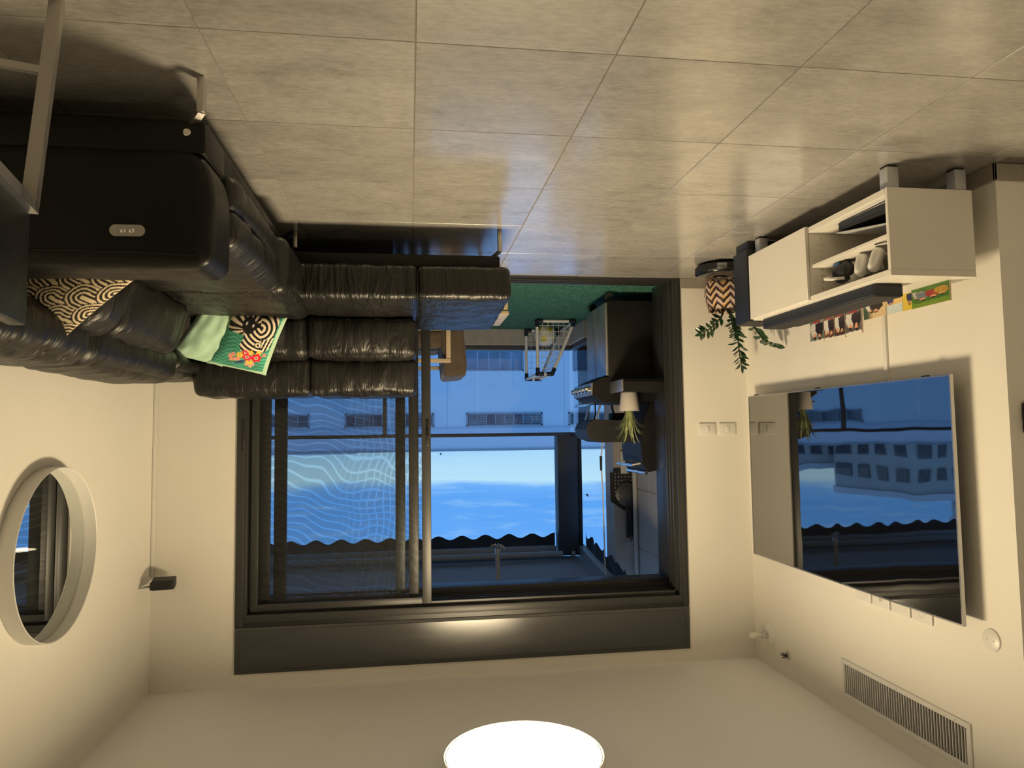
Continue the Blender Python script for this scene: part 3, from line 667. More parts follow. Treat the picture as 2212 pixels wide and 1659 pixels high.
for x in (cx1-.045, cx0+.035):
    for y in (cy0+.045, cy1-.045):
        lg = obj('leg', B(x-.027, x+.027, y-.027, y+.027, .010, cz0, .004), 'grey_leg', cb); obj('foot_pad', B(x-.024, x+.024, y-.024, y+.024, 0, .012, .003), 'rubber', lg)
# things on the shelves
def sheet(name, corners, th_, mat, label, cat):
    A, Bq, Cq, Dq = [Vector(c) for c in corners]; n_ = (Bq-A).cross(Dq-A).normalized()*th_
    mb = MB().add([A, Bq, Cq, Dq, A+n_, Bq+n_, Cq+n_, Dq+n_], [(0, 3, 2, 1), (4, 5, 6, 7), (0, 1, 5, 4), (1, 2, 6, 5), (2, 3, 7, 6), (3, 0, 4, 7)])
    return tag(obj(name, mb, mat, smooth=False, at=tuple(min(c[i] for c in mb.v) if i == 2 else (A[i]+Cq[i])/2 for i in range(3))), label, cat)
bz = cz0+th*1.6
sheet('envelope', [(-2.045, 2.757, bz+.001), (-2.05, 3.17, bz+.001), (-2.36, 3.10, bz+.001), (-2.36, 2.757, bz+.001)], .006, 'paper', 'flat white envelope lowest in the lower cabinet shelf', 'envelope')
sheet('magazine', [(-2.05, 2.757, bz+.017), (-2.06, 3.16, bz+.009), (-2.37, 3.16, bz+.009), (-2.37, 2.757, bz+.017)], .004, 'paper_grey', 'thin grey magazine between the envelope and the dark laptop', 'magazine')
lt = thing('laptop', 'closed dark blue laptop leaning in the lower cabinet shelf', 'laptop', (-2.2, 2.95, bz+.03))
def slab(y0, z0, y1, z1, x0, x1, t2):
    d = Vector((0, y1-y0, z1-z0)).normalized(); n_ = Vector((0, -d.z, d.y))*t2
    P = [(x0, y0, z0), (x1, y0, z0), (x1, y1, z1), (x0, y1, z1)]; Q = [(Vector(p_)+n_) for p_ in P]
    return MB().add(P+[tuple(q_) for q_ in Q], [(0, 3, 2, 1), (4, 5, 6, 7), (0, 1, 5, 4), (1, 2, 6, 5), (2, 3, 7, 6), (3, 0, 4, 7)])
obj('base', slab(2.76, bz+.026, 3.13, bz+.014, -2.38, -2.05, .026), 'navy_box', lt, smooth=False); obj('lid', slab(2.76, bz+.0535, 3.13, bz+.0415, -2.38, -2.05, .010), 'matte_black', lt, smooth=False)
tag(obj('paper_tray', slab(2.758, bz+.118, 3.14, bz+.056, -2.375, -2.04, .003), 'paper_grey', smooth=False, at=(-2.2, 2.95, bz+.045)), 'grey card folder sloping above the dark laptop in the lower shelf', 'folder')
def controller(y, x, label, tilt):
    t_ = thing('game_controller', label, 'controller', (x, y, SHZ), group='controllers on the upper cabinet shelf')
    R_ = Matrix.Rotation(radians(tilt), 3, 'X') @ Matrix.Rotation(radians(18), 3, 'Y')
    obj('grip', MB().cushion((x, y, SHZ+.060), (.050, .050, .116), .024, 12, (.006, .006, .0), None, 0, R_), 'white_plastic', t_)
    pts = [(x-.065+.045*cos(a), y+.008+.01*sin(a), SHZ+.070+.040*sin(a)) for a in [k*2*pi/22 for k in range(23)]]
    rg = obj('tracking_ring', MB().tube(pts, .008, 8, cap=False), 'white_plastic', t_)
    obj('thumb_pad', MB().lathe([(0, .008), (.014, .008), (.016, .004), (.016, 0)], (x-.03, y, SHZ+.108), 16), 'black_plastic', t_)
controller(3.02, -2.085, 'white game controller in the upper shelf, beside the headset', 12); controller(2.915, -2.085, 'white game controller in the upper shelf, next to the cabinet side', -6)
hs = thing('virtual_reality_headset', 'white and black headset with a blue strap panel on the upper cabinet shelf', 'headset', (-2.15, 3.19, SHZ))
obj('shell', MB().cushion((-2.16, 3.185, SHZ+.058), (.12, .13, .095), .035, 12, (.01, .005, .005)), 'white_plastic', hs)
obj('face_pad', MB().cushion((-2.105, 3.195, SHZ+.050), (.045, .12, .078), .02, 10), 'matte_black', hs)
obj('strap', MB().tube([(-2.16, 3.24, SHZ+.05), (-2.09, 3.27, SHZ+.06), (-2.05, 3.26, SHZ+.075), (-2.05, 3.20, SHZ+.088), (-2.09, 3.16, SHZ+.09)], .008, 8), 'white_paint_metal', hs)
obj('side_panel', B(-2.098, -2.08, 3.19, 3.24, SHZ+.005, SHZ+.062, .003), 'blue_plastic', hs)
ad = thing('charger', 'small dark charger with a cable on the upper cabinet shelf', 'charger', (-2.13, 2.785, SHZ))
obj('body', B(-2.16, -2.09, 2.762, 2.795, SHZ, SHZ+.045, .005), 'matte_black', ad); obj('cable', MB().tube([(-2.09, 2.78, SHZ+.02), (-2.06, 2.80, SHZ+.008), (-2.055, 2.84, SHZ+.005), (-2.05, 2.87, SHZ+.004)], .003, 6), 'rubber', ad)

# soundbar, photo prints and speaker ---------------------------------------------
sbx0, sbx1 = -2.195, -2.055
sbm = thing('soundbar', 'long dark soundbar lying on the white cabinet', 'soundbar', ((sbx0+sbx1)/2, 3.4, cz1))
obj('body', B(sbx0, sbx1, 2.895, 3.915, cz1, cz1+.058, .005), 'navy_box', sbm)
obj('top_plate', B(sbx0+.006, sbx1-.006, 2.90, 3.91, cz1+.056, cz1+.0605, .002, 1), 'matte_black', sbm)
obj('grille_front', B(sbx1-.003, sbx1+.002, 2.905, 3.905, cz1+.006, cz1+.052, .001, 1), 'navy_box', sbm)
def photo_print(u0, v0, u1, v1, x, label, kind, tall=None):
    """a print standing on the cabinet; near/far edges from the photo, bottom on the cabinet top"""
    ya = onp(u0, v0, 0, x).y; yb = onp(u1, v1, 0, x).y; y0_, y1_ = min(ya, yb), max(ya, yb)
    z1_ = max(onp(u0, v0, 0, x).z, onp(u1, v1, 0, x).z) if tall is None else cz1+tall
    n_ = 40; V = []; F = []; C = []; sd = random.random()*50
    for j in range(n_+1):
        for i in range(n_+1):
            s, t2 = i/n_, j/n_; V.append((x-.012*t2*0, y0_+(y1_-y0_)*s, cz1+(z1_-cz1)*t2)); C.append(photo_col(kind, s, t2, sd))
    W = n_+1
    for j in range(n_):
        for i in range(n_): q_ = j*W+i; F.append((q_, q_+1, q_+W+1, q_+W))
    t_ = thing('photo_print', label, 'photo', (x, (y0_+y1_)/2, cz1), group='photo prints on the white cabinet')
    o_ = obj('picture', MB().add(V, F), 'photo_print', t_, smooth=False, cols=C)
    obj('backing_board', B(x-.009, x-.0006, y0_-.0, y1_, cz1, z1_), 'pale_wood', t_, smooth=False)
def photo_col(kind, s, t2, sd):
    nz = noise.noise(Vector((s*7+sd, t2*7, sd))); n3 = noise.noise(Vector((s*15+sd, t2*15, 3)))
    def mixc(a, b, f): return tuple(a[i]*(1-f)+b[i]*f for i in range(3))+(1,)
    s += .05*noise.noise(Vector((s*6, t2*6, sd+9))); t2 += .05*noise.noise(Vector((s*6+4, t2*6, sd)))
    G, DG, SK, DK, WH = LIN(130, 150, 60), LIN(45, 80, 40), LIN(205, 150, 115), LIN(40, 32, 36), LIN(225, 222, 215)
    def person(px, py, r, shirt):
        d = hypot(s-px, (t2-py)*.9)
        if d < r*.45: return SK if t2 < py+r*.12 else DK
        if t2 < py and abs(s-px) < r*(.5+.6*min(1, (py-t2)/r)) and t2 > py-2.2*r: return mixc(shirt, DK, .25+.3*n3)
        return None
    if kind == 'meadow':
        for a in ((.20, .55, .16, LIN(190, 150, 60)), (.42, .60, .17, LIN(170, 60, 60)), (.68, .62, .18, LIN(120, 130, 140)), (.82, .50, .14, LIN(200, 190, 190))):
            c = person(*a)
            if c: return c
        return mixc(G if t2 > .75 else DG, LIN(90, 130, 50), .5+.5*nz)
    if kind == 'couple':
        for a in ((.42, .55, .26, DK), (.62, .5, .24, WH)):
            c = person(*a)
            if c: return c
        return mixc(LIN(205, 180, 140), LIN(60, 80, 60), min(1, max(0, (s-.55)*4)))
    if kind == 'sky':
        if t2 > .45: return mixc(LIN(170, 195, 205), WH, .4+.3*nz)
        c = person(.75, .38, .2, LIN(50, 60, 110)); return c or mixc(LIN(230, 205, 130), LIN(200, 160, 110), .5+.5*nz)
    if kind == 'yellow':
        c = person(.3, .6, .25, LIN(40, 50, 90)); return c or mixc(LIN(225, 200, 80), LIN(190, 165, 60), .5+.5*n3)
    base = {'group': LIN(150, 150, 150), 'sofa': LIN(150, 110, 80), 'crowd': LIN(95, 70, 55), 'hats': LIN(110, 105, 110)}[kind]
    for a in ((.3, .72, .26, DK), (.68, .7, .26, WH), (.5, .42, .24, LIN(150, 60, 60))):
        c = person(*a)
        if c: return c
    if t2 > .88: return WH
    return mixc(base, DG if kind == 'group' else LIN(60, 50, 45), .5+.6*nz)
photo_print(1751, 743, 1780, 738, -2.405, 'portrait print with pale lower band, standing by the soundbar', 'group')
photo_print(1781, 737, 1803, 733, -2.402, 'narrow print in orange and grey, second from the dark speaker', 'sofa')
photo_print(1804, 732, 1826, 728, -2.399, 'dark brown print of a crowd behind the soundbar', 'crowd')
photo_print(1827, 724, 1862, 718, -2.394, 'grey print of people under a black scribble, behind the soundbar', 'hats')
photo_print(1866, 688, 1914, 680, -2.388, 'beige print of a couple by the cable trunking', 'couple')
photo_print(1916, 679, 1950, 671, -2.38, 'pale blue sky print next to the beige couple print', 'sky')
photo_print(1951, 672, 1972, 667, -2.372, 'yellow print with a dark figure beside the green meadow print', 'yellow')
photo_print(1970, 660, 2052, 648, -2.345, 'wide green print of a family lying on grass', 'meadow')

wf = thing('subwoofer', 'tall dark blue-grey subwoofer box beside the white cabinet', 'speaker', (-2.21, 4.07, 0))
obj('cabinet', B(-2.42, -2.005, 3.985, 4.165, .055, .492, .004), 'navy_box', wf)
obj('top_cover', B(-2.418, -2.007, 3.987, 4.163, .488, .4955, .003, 1), 'matte_black', wf)
obj('plinth', B(-2.40, -2.02, 3.995, 4.155, 0, .058, .004), 'black_plastic', wf)
# robot vacuum
RVX, RVY = -2.125, 4.60
rv = thing('robot_vacuum', 'round black robot vacuum parked beside the dark subwoofer', 'vacuum', (RVX, RVY, 0))
obj('body', MB().lathe([(.12, .006), (.162, .012), (.172, .022), (.172, .072), (.166, .080), (.150, .084), (0, .086)], (RVX, RVY, 0), 48), 'gloss_black', rv)
obj('bumper', MB().lathe([(.173, .024), (.1765, .028), (.1765, .066), (.173, .070)], (RVX, RVY, 0), 48), 'black_plastic', rv)
obj('sensor_window', B(RVX+.03, RVX+.10, RVY-.172, RVY-.15, .028, .064, .004), 'satin_steel', rv)
obj('turret', MB().lathe([(.048, .084), (.050, .092), (.046, .097), (0, .098)], (RVX, RVY+.02, 0), 32), 'black_plastic', rv)
for sy in (-1, 1): obj('wheel', MB().lathe([(0, -.015), (.03, -.015), (.032, -.01), (.032, .01), (.03, .015), (0, .015)], (RVX+sy*.11, RVY, .031), 18, 'X'), 'rubber', rv)

# potted zamioculcas
PX, PY = -2.285, 4.895
pt = thing('potted_plant', 'leafy dark green plant in a zigzag woven pot behind the dark subwoofer', 'plant', (PX, PY, 0))
prof = [(.095, 0), (.12, .03), (.142, .09), (.145, .15), (.135, .21), (.118, .262), (.122, .272)]
mb = MB(); V = []; C = []; n_ = 72; zz = 48
def prad(z):
    for (r0, z0), (r1, z1) in zip(prof, prof[1:]):
        if z <= z1: return r0+(r1-r0)*(z-z0)/(z1-z0)
    return prof[-1][0]
for j in range(zz+1):
    z = .272*j/zz
    for i in range(n_*2):
        a = pi*i/n_; r = prad(z)*(1+.012*sin(i*2.2+j*1.3)); V.append((PX+r*cos(a), PY+r*sin(a), z))
        tri = abs(((a/(2*pi)*9) % 1)*2-1); ph = (z/.272*5.2+tri*1.0) % 1
        C.append(LIN(52, 36, 44) if ph < .48 else (LIN(226, 205, 170) if ph < .74 else (LIN(214, 160, 84) if (int(a*3) % 2) else LIN(205, 180, 190))))
W = n_*2
mb.add(V, [(j*W+i, j*W+(i+1) % W, (j+1)*W+(i+1) % W, (j+1)*W+i) for j in range(zz) for i in range(W)]+[tuple(range(W))[::-1]])
obj('woven_pot', mb, 'woven_basket', pt, cols=C)
obj('soil', MB().lathe([(0, .245), (.115, .24)], (PX, PY, 0), 32), 'soil', pt)
def leaflet(base, d, up, ln, wd):
    d = Vector(d).normalized(); s_ = d.cross(Vector(up)).normalized(); n2_ = s_.cross(d); b = Vector(base)
    pr = [(0, .06), (.2, .62), (.45, 1), (.7, .8), (.9, .32), (1, .02)]; V = []; F = []
    for tt, ww in pr:
        c = b+d*ln*tt-n2_*ln*.16*tt*tt
        V += [c-s_*wd*ww*.5+n2_*wd*.12*ww, c, c+s_*wd*ww*.5+n2_*wd*.12*ww]
    for i in range(len(pr)-1):
        for k in (0, 1): q_ = i*3+k; F.append((q_, q_+1, q_+4, q_+3))
    return V, F
def frond(pts, nl, ln, wd, seed):
    rnd = random.Random(seed); P = [Vector(p) for p in pts]
    def at(t2):
        k = t2*(len(P)-1); i = min(int(k), len(P)-2); return P[i].lerp(P[i+1], k-i)
    path = [at(k/10) for k in range(11)]
    st = obj('stem', MB().tube(path, [.009*(1-.07*k) for k in range(11)], 7), 'zz_stem', pt)
    for k in range(nl):
        t2 = .32+.66*k/(nl-1); b = at(t2); dd = (at(min(1, t2+.03))-at(t2-.03)).normalized()
        sd = dd.cross(Vector((.3, 1, .15))).normalized()
        for sg in (-1, 1):
            dr_ = (sd*sg*.85+dd*.55+Vector((rnd.uniform(-.25, .25), rnd.uniform(-.5, .3), rnd.uniform(-.1, .2)))).normalized()
            v, f = leaflet(b, dr_, (rnd.uniform(-.4, .4), -.7, .7), ln*rnd.uniform(.8, 1.1)*(1-.25*abs(t2-.6)), wd)
            obj('leaf', MB().add(v, f), 'zz_leaf', pt, ang=60)
        if k == nl-1:
            v, f = leaflet(b, dd, (0, -1, .5), ln*.8, wd); obj('leaf', MB().add(v, f), 'zz_leaf', pt, ang=60)
def pp(u, v, y): return onp(u, v, 1, y)
frond([(PX, PY, .24), pp(1588, 690, 4.85), pp(1594, 730, 4.82), pp(1597, 765, 4.80), pp(1602, 790, 4.80)], 12, .085, .022, 1)
frond([(PX+.03, PY, .24), pp(1562, 680, 4.85), pp(1545, 700, 4.82), pp(1530, 713, 4.80), pp(1515, 720, 4.80)], 7, .07, .028, 2)
frond([(PX-.03, PY, .24), pp(1620, 690, 4.75), pp(1635, 715, 4.66), pp(1652, 738, 4.55), pp(1675, 744, 4.45)], 7, .085, .036, 3)
frond([(PX+.01, PY-.02, .24), pp(1580, 685, 4.75), pp(1582, 705, 4.72), pp(1588, 720, 4.7)], 7, .075, .034, 4)

# ------------------------------------------------------------------ mirror and speaker on the right wall
MY, MZ, MR = 3.645, 1.668, .400
mi = thing('round_mirror', 'round wall mirror in a deep pale metal frame', 'mirror', (XR, MY, MZ-MR))
obj('frame', MB().lathe([(MR-.004, XR), (MR, XR-.002), (MR, XR-.070), (MR-.003, XR-.073), (MR-.006, XR-.070), (MR-.006, XR-.006)], (0, MY, MZ), 96, 'X'), 'white_paint_metal', mi)
obj('mirror_glass', MB().lathe([(0, XR-.010), (MR-.007, XR-.010), (MR-.007, XR-.004)], (0, MY, MZ), 96, 'X'), 'mirror_glass', mi)
sk = thing('surround_speaker', 'small black speaker on a wall bracket in the corner near the ceiling', 'speaker', (1.58, 4.93, 2.03))
obj('body', MB().cushion((1.555, 4.93, 2.068), (.135, .15, .062), .008, 8, (0, 0, 0), None, 0, Matrix.Rotation(radians(-12), 3, 'Z')), 'matte_black', sk)
obj('grille', MB().cushion((1.553, 4.851, 2.068), (.118, .01, .050), .004, 6, (0, 0, 0), None, 0, Matrix.Rotation(radians(-12), 3, 'Z')), 'black_plastic', sk)
obj('bracket', MB().tube([(1.60, 4.90, 2.075), (1.65, 4.86, 2.075), (XR, 4.85, 2.075)], .008, 8), 'satin_steel', sk)
tag(obj('cable_conduit', B(XR-.022, XR-.001, YB-.022, YB-.001, .09, 2.05, .004), 'white_paint_metal', at=(XR-.01, YB-.01, .09)), 'thin white cable conduit running up the room corner to the small black speaker', 'conduit')

# ------------------------------------------------------------------ dining chair at the frame edge
q0 = onp(80, 450, 1, 1.75); q1 = onp(0, 365, 2, q0.z)
dv_ = (q1-q0); dv_.z = 0; dv_.normalize(); px_ = Vector((-dv_.y, dv_.x, 0)); px_ = px_ if px_.x > 0 else -px_
ch = thing('dining_chair', 'black leather chair with flat steel frame, seen from behind', 'chair', (q0.x+.25, q0.y-.22, 0))
WB = .46; zt = onp(95, 705, 1, 1.75).z; zr = q0.z
def cp(a, b, z): p_ = q0+dv_*a+px_*b; return Vector((p_.x, p_.y, z))
def cbox(a0, a1, b0, b1, z0, z1, bev): 
    bm_ = B(a0, a1, b0, b1, z0, z1, bev=bev); bm_.v = [tuple(cp(x, y, z)) for x, y, z in bm_.v]; return bm_
bk_ = cbox(.0, WB, .012, .052, zr+.012, zt, .008)
obj('backrest', bk_, 'leather', ch)
obj('seat', cbox(.11, WB-.01, .06, .50, .42, .475, .012), 'leather', ch)
for a, sg in ((0, 1), (WB, -1)):
    mb = MB(); mb.bar(cp(a+.012*sg, .012, zr+.006), cp(a-.17*sg, .012, 0.006), .030, .030, (0, 0, 1)); obj('leg', mb, 'brushed_steel', ch, smooth=False)
    mb = MB(); mb.bar(cp(a+.012*sg, .47, .45), cp(a-.06*sg, .52, 0.006), .026, .026); obj('leg', mb, 'brushed_steel', ch, smooth=False)
    mb = MB(); mb.bar(cp(a-.105*sg, .0, .235), cp(a-.04*sg, .50, .235), .018, .018); obj('stretcher', mb, 'brushed_steel', ch, smooth=False)
obj('rear_rail', MB().bar(cp(-.004, .012, zr), cp(WB+.004, .012, zr), .030, .026), 'satin_steel', ch, smooth=False)

# ------------------------------------------------------------------ balcony
struct('floor_balcony', B(-2.4, 3.2, YB+.26, 8.02, -.20, -.012), 'turf', 'balcony floor under green artificial turf', smooth=False)
rnd = random.Random(3); V = []; F = []
for k in range(42000):
    x = rnd.uniform(-2.2, .3) if k % 5 else rnd.uniform(-2.2, 2.6); y = rnd.uniform(YB+.27 if -1.93 < x < 1.06 else YB+.46, 7.78); a = rnd.uniform(0, 2*pi); h = rnd.uniform(.006, .0115); l = rnd.uniform(-.008, .008); l2 = rnd.uniform(-.008, .008); i = len(V)
    V += [(x-.0022*cos(a), y-.0022*sin(a), -.0125), (x+.0022*cos(a), y+.0022*sin(a), -.0125), (x+l, y+l2, -.0125+h)]; F.append((i, i+1, i+2))
tag(obj('artificial_turf', MB().add(V, F), 'turf_blade', smooth=False), 'short green artificial turf covering the balcony floor', 'turf', kind='stuff')
struct('wall_balcony', B(-2.45, -2.20, YB+.45, 6.86, -.2, 2.9), 'stone_cladding', 'grey tiled side wall of the balcony', smooth=False)
wb = bpy.data.objects['wall_balcony']
for zi in range(5):
    for yi in range(3):
        y = 5.52+yi*.445+.002; z = .02+zi*.56
        obj('wall_tile', B(-2.2005, -2.190, y, y+.441, z, z+.556, .002, 1), 'stone_cladding', wb, smooth=False, local=True)
struct('wall_pier', B(-2.55, -1.985, 6.86, 7.16, -.2, 2.9, .004, 1), 'stone_cladding', 'narrow grey wall pier beyond the grill', smooth=False)
struct('wall_partition', B(2.45, 2.60, YB+.45, 7.9, -.2, 1.6), 'partition', 'grey balcony partition wall', smooth=False)
struct('trim_kerb', B(-1.95, 3.2, 7.84, 8.02, -.2, .165, .006, 1), 'concrete', 'low concrete kerb under the glass railing', smooth=False)
struct('trim_side_kerb', B(-2.0, -1.78, 7.16, 7.84, -.2, .165, .006, 1), 'concrete', 'low concrete side kerb under the glass railing', smooth=False)
RY = 7.90; rl = thing('glass_railing', 'dark framed glass railing along the front of the balcony', 'railing', (.5, RY, .165))
obj('top_rail', B(-1.83, 3.1, RY-.03, RY+.03, 1.140, 1.178, .005), 'dark_column', rl)
obj('bottom_channel', B(-1.83, 3.1, RY-.035, RY+.035, .165, .215, .004), 'dark_column', rl)
xs = [-1.80, -.755, .26, 1.28, 2.30, 3.08]
for a, b in zip(xs, xs[1:]): obj('glass_pane', B(a+.004, b-.004, RY-.006, RY+.006, .20, 1.145), 'rail_glass', rl, smooth=False)
for x in (.26, 2.30): obj('post', B(x-.022, x+.022, RY-.022, RY+.022, .19, 1.15, .003), 'dark_column', rl)
rl2 = thing('glass_railing', 'short glass railing running back from the dark column to the pier', 'railing', (-1.83, 7.5, .165))
obj('top_rail', B(-1.86, -1.80, 7.162, RY-.031, 1.140, 1.178, .005), 'dark_column', rl2); obj('glass_pane', B(-1.836, -1.824, 7.18, RY-.04, .20, 1.145), 'rail_glass', rl2, smooth=False); obj('bottom_channel', B(-1.86, -1.80, 7.162, RY-.036, .165, .215, .004), 'dark_column', rl2)

# awning: posts, beams, fabric and scalloped valance
aw = thing('awning', 'grey fabric awning with scalloped dark valance over the balcony', 'awning', (0, 6.6, 2.3))
co_ = obj('post', B(-1.885, -1.640, 7.87, 8.06, 1.178, 2.50, .006), 'dark_column', aw); obj('edge_strip', B(-1.91, -1.872, 7.86, 7.94, 1.178, 2.48, .003, 1), 'black_plastic', aw)
obj('front_beam', B(-1.62, 3.1, 7.92, 8.02, 2.40, 2.52, .008), 'awning_metal', aw)
obj('front_roller', MB().tube([(-1.66, 7.80, 2.47), (3.0, 7.80, 2.47)], .035, 14), 'awning_metal', aw)
zb = 2.78
obj('side_beam', MB().bar((-1.90, 7.95, 2.44), (-1.90, 5.55, zb-.09), .07, .10), 'awning_metal', aw)
obj('fabric', MB().add([(-1.93, 8.0, 2.525), (3.1, 8.0, 2.525), (3.1, 5.53, zb), (-1.93, 5.53, zb), (-1.93, 8.0, 2.53), (3.1, 8.0, 2.53), (3.1, 5.53, zb+.005), (-1.93, 5.53, zb+.005)], [(0, 1, 2, 3), (7, 6, 5, 4), (0, 4, 5, 1), (3, 2, 6, 7), (0, 3, 7, 4), (1, 5, 6, 2)]), 'awning_fabric', aw, smooth=False)
def scallop(fn, length, per, ztop, zbot, amp):
    n_ = int(length/per*14); V = []; F = []
    for k in range(n_+1):
        d = length*k/n_; x, y, dz = fn(d); zz_ = zbot-amp*cos(2*pi*d/per); wv = .012*sin(2*pi*d/.37)
        V += [fnp(x, y, ztop+dz, wv, 0), fnp(x, y, zz_+dz, wv, 0)]
    for k in range(n_): F.append((2*k, 2*k+1, 2*k+3, 2*k+2))
    return MB().add(V, F)
fnp = lambda x, y, z, wv, q_: (x, y+wv, z)
obj('valance', scallop(lambda d: (-1.625+d, 8.03, 0), 4.7, .262, 2.43, 2.290, .024), 'valance_fabric', aw)
fnp = lambda x, y, z, wv, q_: (x+wv, y, z)
obj('side_valance', scallop(lambda d: (-1.97, 7.98-d, d*.098), 2.4, .25, 2.44, 2.285, .024), 'valance_fabric', aw)
obj('corner_bracket', B(-1.80, -1.76, 7.76, 7.84, 2.44, 2.50, .004), 'satin_steel', aw)
h0 = onp(1075, 1192, 1, 6.5); hd = thing('hanging_hook', 'grey metal rod with a splayed hook head hanging under the awning', 'hook', (h0.x, 6.5, h0.z))
obj('rod', MB().tube([(h0.x, 6.5, h0.z), (h0.x, 6.5, 2.66)], .021, 12), 'pipe_grey', hd)
obj('socket', MB().lathe([(.012, h0.z-.045), (.024, h0.z-.03), (.026, h0.z+.02), (.021, h0.z+.022)], (h0.x, 6.5, 0), 16), 'satin_steel', hd)
for k, (ex, ez) in enumerate(((-.085, -.050), (-.065, -.078), (.02, -.085), (.062, -.066), (.07, -.04))):
    obj('finger', MB().tube([(h0.x, 6.5-.004*k, h0.z-.03), (h0.x-ex*.35, 6.5-.006*k, h0.z-.035+ez*.45), (h0.x-ex, 6.5-.008*k, h0.z+ez*.7)], [.010, .009, .004], 7), 'satin_steel', hd)

# football goal ---------------------------------------------------------------
gA, gB, gE, gG = (-1.28, 7.05), (-1.665, 7.05), (-1.28, 7.74), (-1.665, 7.74)
GZ = onp(1155, 808, 1, 7.05).z; dxt = onp(1193, 808, 1, 7.05).x
gl_ = thing('football_goal', 'small white tube football goal with navy corners on the turf', 'goal', (-1.47, 7.4, 0))
def gt(p0, p1): obj('tube', MB().tube([p0, p1], .0155, 12), 'goal_tube', gl_)
R0 = .016
for y in (7.05, 7.74):
    gt((-1.28, y, R0), (-1.28, y, GZ)); gt((-1.28, y, R0), (-1.665, y, R0)); gt((-1.665, y, R0), (dxt, y, GZ)); gt((-1.28, y, GZ), (dxt, y, GZ))
gt((-1.665, 7.05, R0), (-1.665, 7.74, R0)); gt((-1.28, 7.05, GZ), (-1.28, 7.74, GZ)); gt((dxt, 7.05, GZ), (dxt, 7.74, GZ))
for y in (7.05, 7.74):
    for (x, z, x2, z2) in ((-1.28, R0, -1.28, 1), (-1.665, R0, dxt, GZ), (-1.28, GZ, -1.28, 0), (dxt, GZ, -1.665, R0)):
        d = Vector((x2-x, 0, z2-z)).normalized()*.062; mb = MB().tube([(x, y, z), (x+d.x, y, z+d.z)], .021, 12)
        mb.tube([(x, y, z), (x+(.06 if x < -1.4 else -.06), y, z)], .021, 12); mb.tube([(x, y, z), (x, y+(.05 if y < 7.4 else -.05), z)], .021, 12); obj('corner_joint', mb, 'navy_plastic', gl_)
mb = MB(); st_ = .062
def strand(a, b): mb.tube([a, b], .0024, 4, cap=False)
for y in (7.05, 7.74):
    k = 1
    while k*st_ < GZ:
        z = k*st_; f = z/GZ; strand((-1.28, y, z), (-1.665+(dxt+1.665)*f, y, z)); k += 1
    for k in range(1, 7):
        x = -1.28-.385*k/7; zt_ = GZ if x > dxt else GZ*(x+1.665)/(dxt+1.665); strand((x, y, R0), (x, y, max(.03, zt_)))
for k in range(1, 8):
    y = 7.05+.69*k/8; strand((-1.665, y, R0), (dxt, y, GZ)); strand((dxt, y, GZ), (-1.28, y, GZ))
for k in range(1, 7):
    f = k/7; x = -1.665+(dxt+1.665)*f; strand((x, 7.05, GZ*f), (x, 7.74, GZ*f))
net = obj('net', mb, 'net_cord', gl_); net['kind'] = 'stuff'
bc = onp(1177, 731, 1, 7.42); bz_ = .115; V = []; C = []
bm = bmesh.new(); bmesh.ops.create_icosphere(bm, subdivisions=4, radius=bz_); PT = []
ico = bmesh.new(); bmesh.ops.create_icosphere(ico, subdivisions=1, radius=1); IC = [v.co.copy() for v in ico.verts]; ico.free()
for v in bm.verts:
    d = max(IC, key=lambda q_: q_.dot(v.co)); a = d.dot(v.co.normalized()); V.append((v.co.x+bc.x, v.co.y+7.42, v.co.z+bz_-.006)); C.append(LIN(200, 190, 50) if a > .965 else (LIN(40, 60, 50) if a > .95 else LIN(225, 225, 215)))
ball = obj('football', MB().add(V, [[v.index for v in f.verts] for f in bm.faces]), 'football_skin', cols=C, at=(bc.x, 7.42, 0)); bm.free()
tag(ball, 'white and yellow football lying inside the small goal', 'ball')

# outdoor armchair and low table -------------------------------------------------
oc = thing('outdoor_armchair', 'low outdoor armchair with brown cushions and pale wooden arms', 'armchair', (-.05, 6.65, 0))
for y in (6.30, 7.02):
    mb = MB(); mb.box(-.365, -.325, y-.02, y+.02, 0, .50, .004); mb.box(.26, .30, y-.02, y+.02, 0, .50, .004); mb.box(-.365, .30, y-.03, y+.03, .48, .515, .005); obj('arm_frame', mb, 'pale_wood', oc)
obj('seat_frame', B(-.34, .28, 6.32, 7.0, .17, .22, .004), 'pale_wood', oc)
obj('seat_cushion', MB().cushion((.0, 6.66, .30), (.60, .64, .16), .05, 14, (.01, .01, .02), (.008, (6, 6, 3)), 3), 'outdoor_cushion', oc, ang=70)
obj('back_cushion', MB().cushion((-.395, 6.66, .415), (.21, .66, .43), .032, 18, (.012, .008, .01), (.010, (4, 5, 9)), 4, Matrix.Rotation(radians(-4), 3, 'Y')), 'outdoor_cushion', oc, ang=70)
obj('back_slat', B(-.345, -.32, 6.34, 6.98, .30, .36, .003), 'pale_wood', oc)
ot = thing('low_table', 'low pale wooden table on the turf behind the sofa end', 'table', (-.43, 5.85, 0))
for k in range(4): obj('plank', B(-.785, -.08, 5.555+k*.15, 5.555+k*.15+.142, .175, .205, .003, 1), 'pale_wood', ot, smooth=False)
obj('apron', B(-.775, -.09, 5.565, 5.60, .09, .175, .003, 1), 'pale_wood', ot, smooth=False); obj('apron', B(-.775, -.09, 6.105, 6.14, .09, .175, .003, 1), 'pale_wood', ot, smooth=False)
for x in (-.75, -.115):
    for y in (5.60, 6.10): obj('leg', B(x-.03, x+.03, y-.03, y+.03, 0, .175, .003, 1), 'pale_wood', ot, smooth=False)

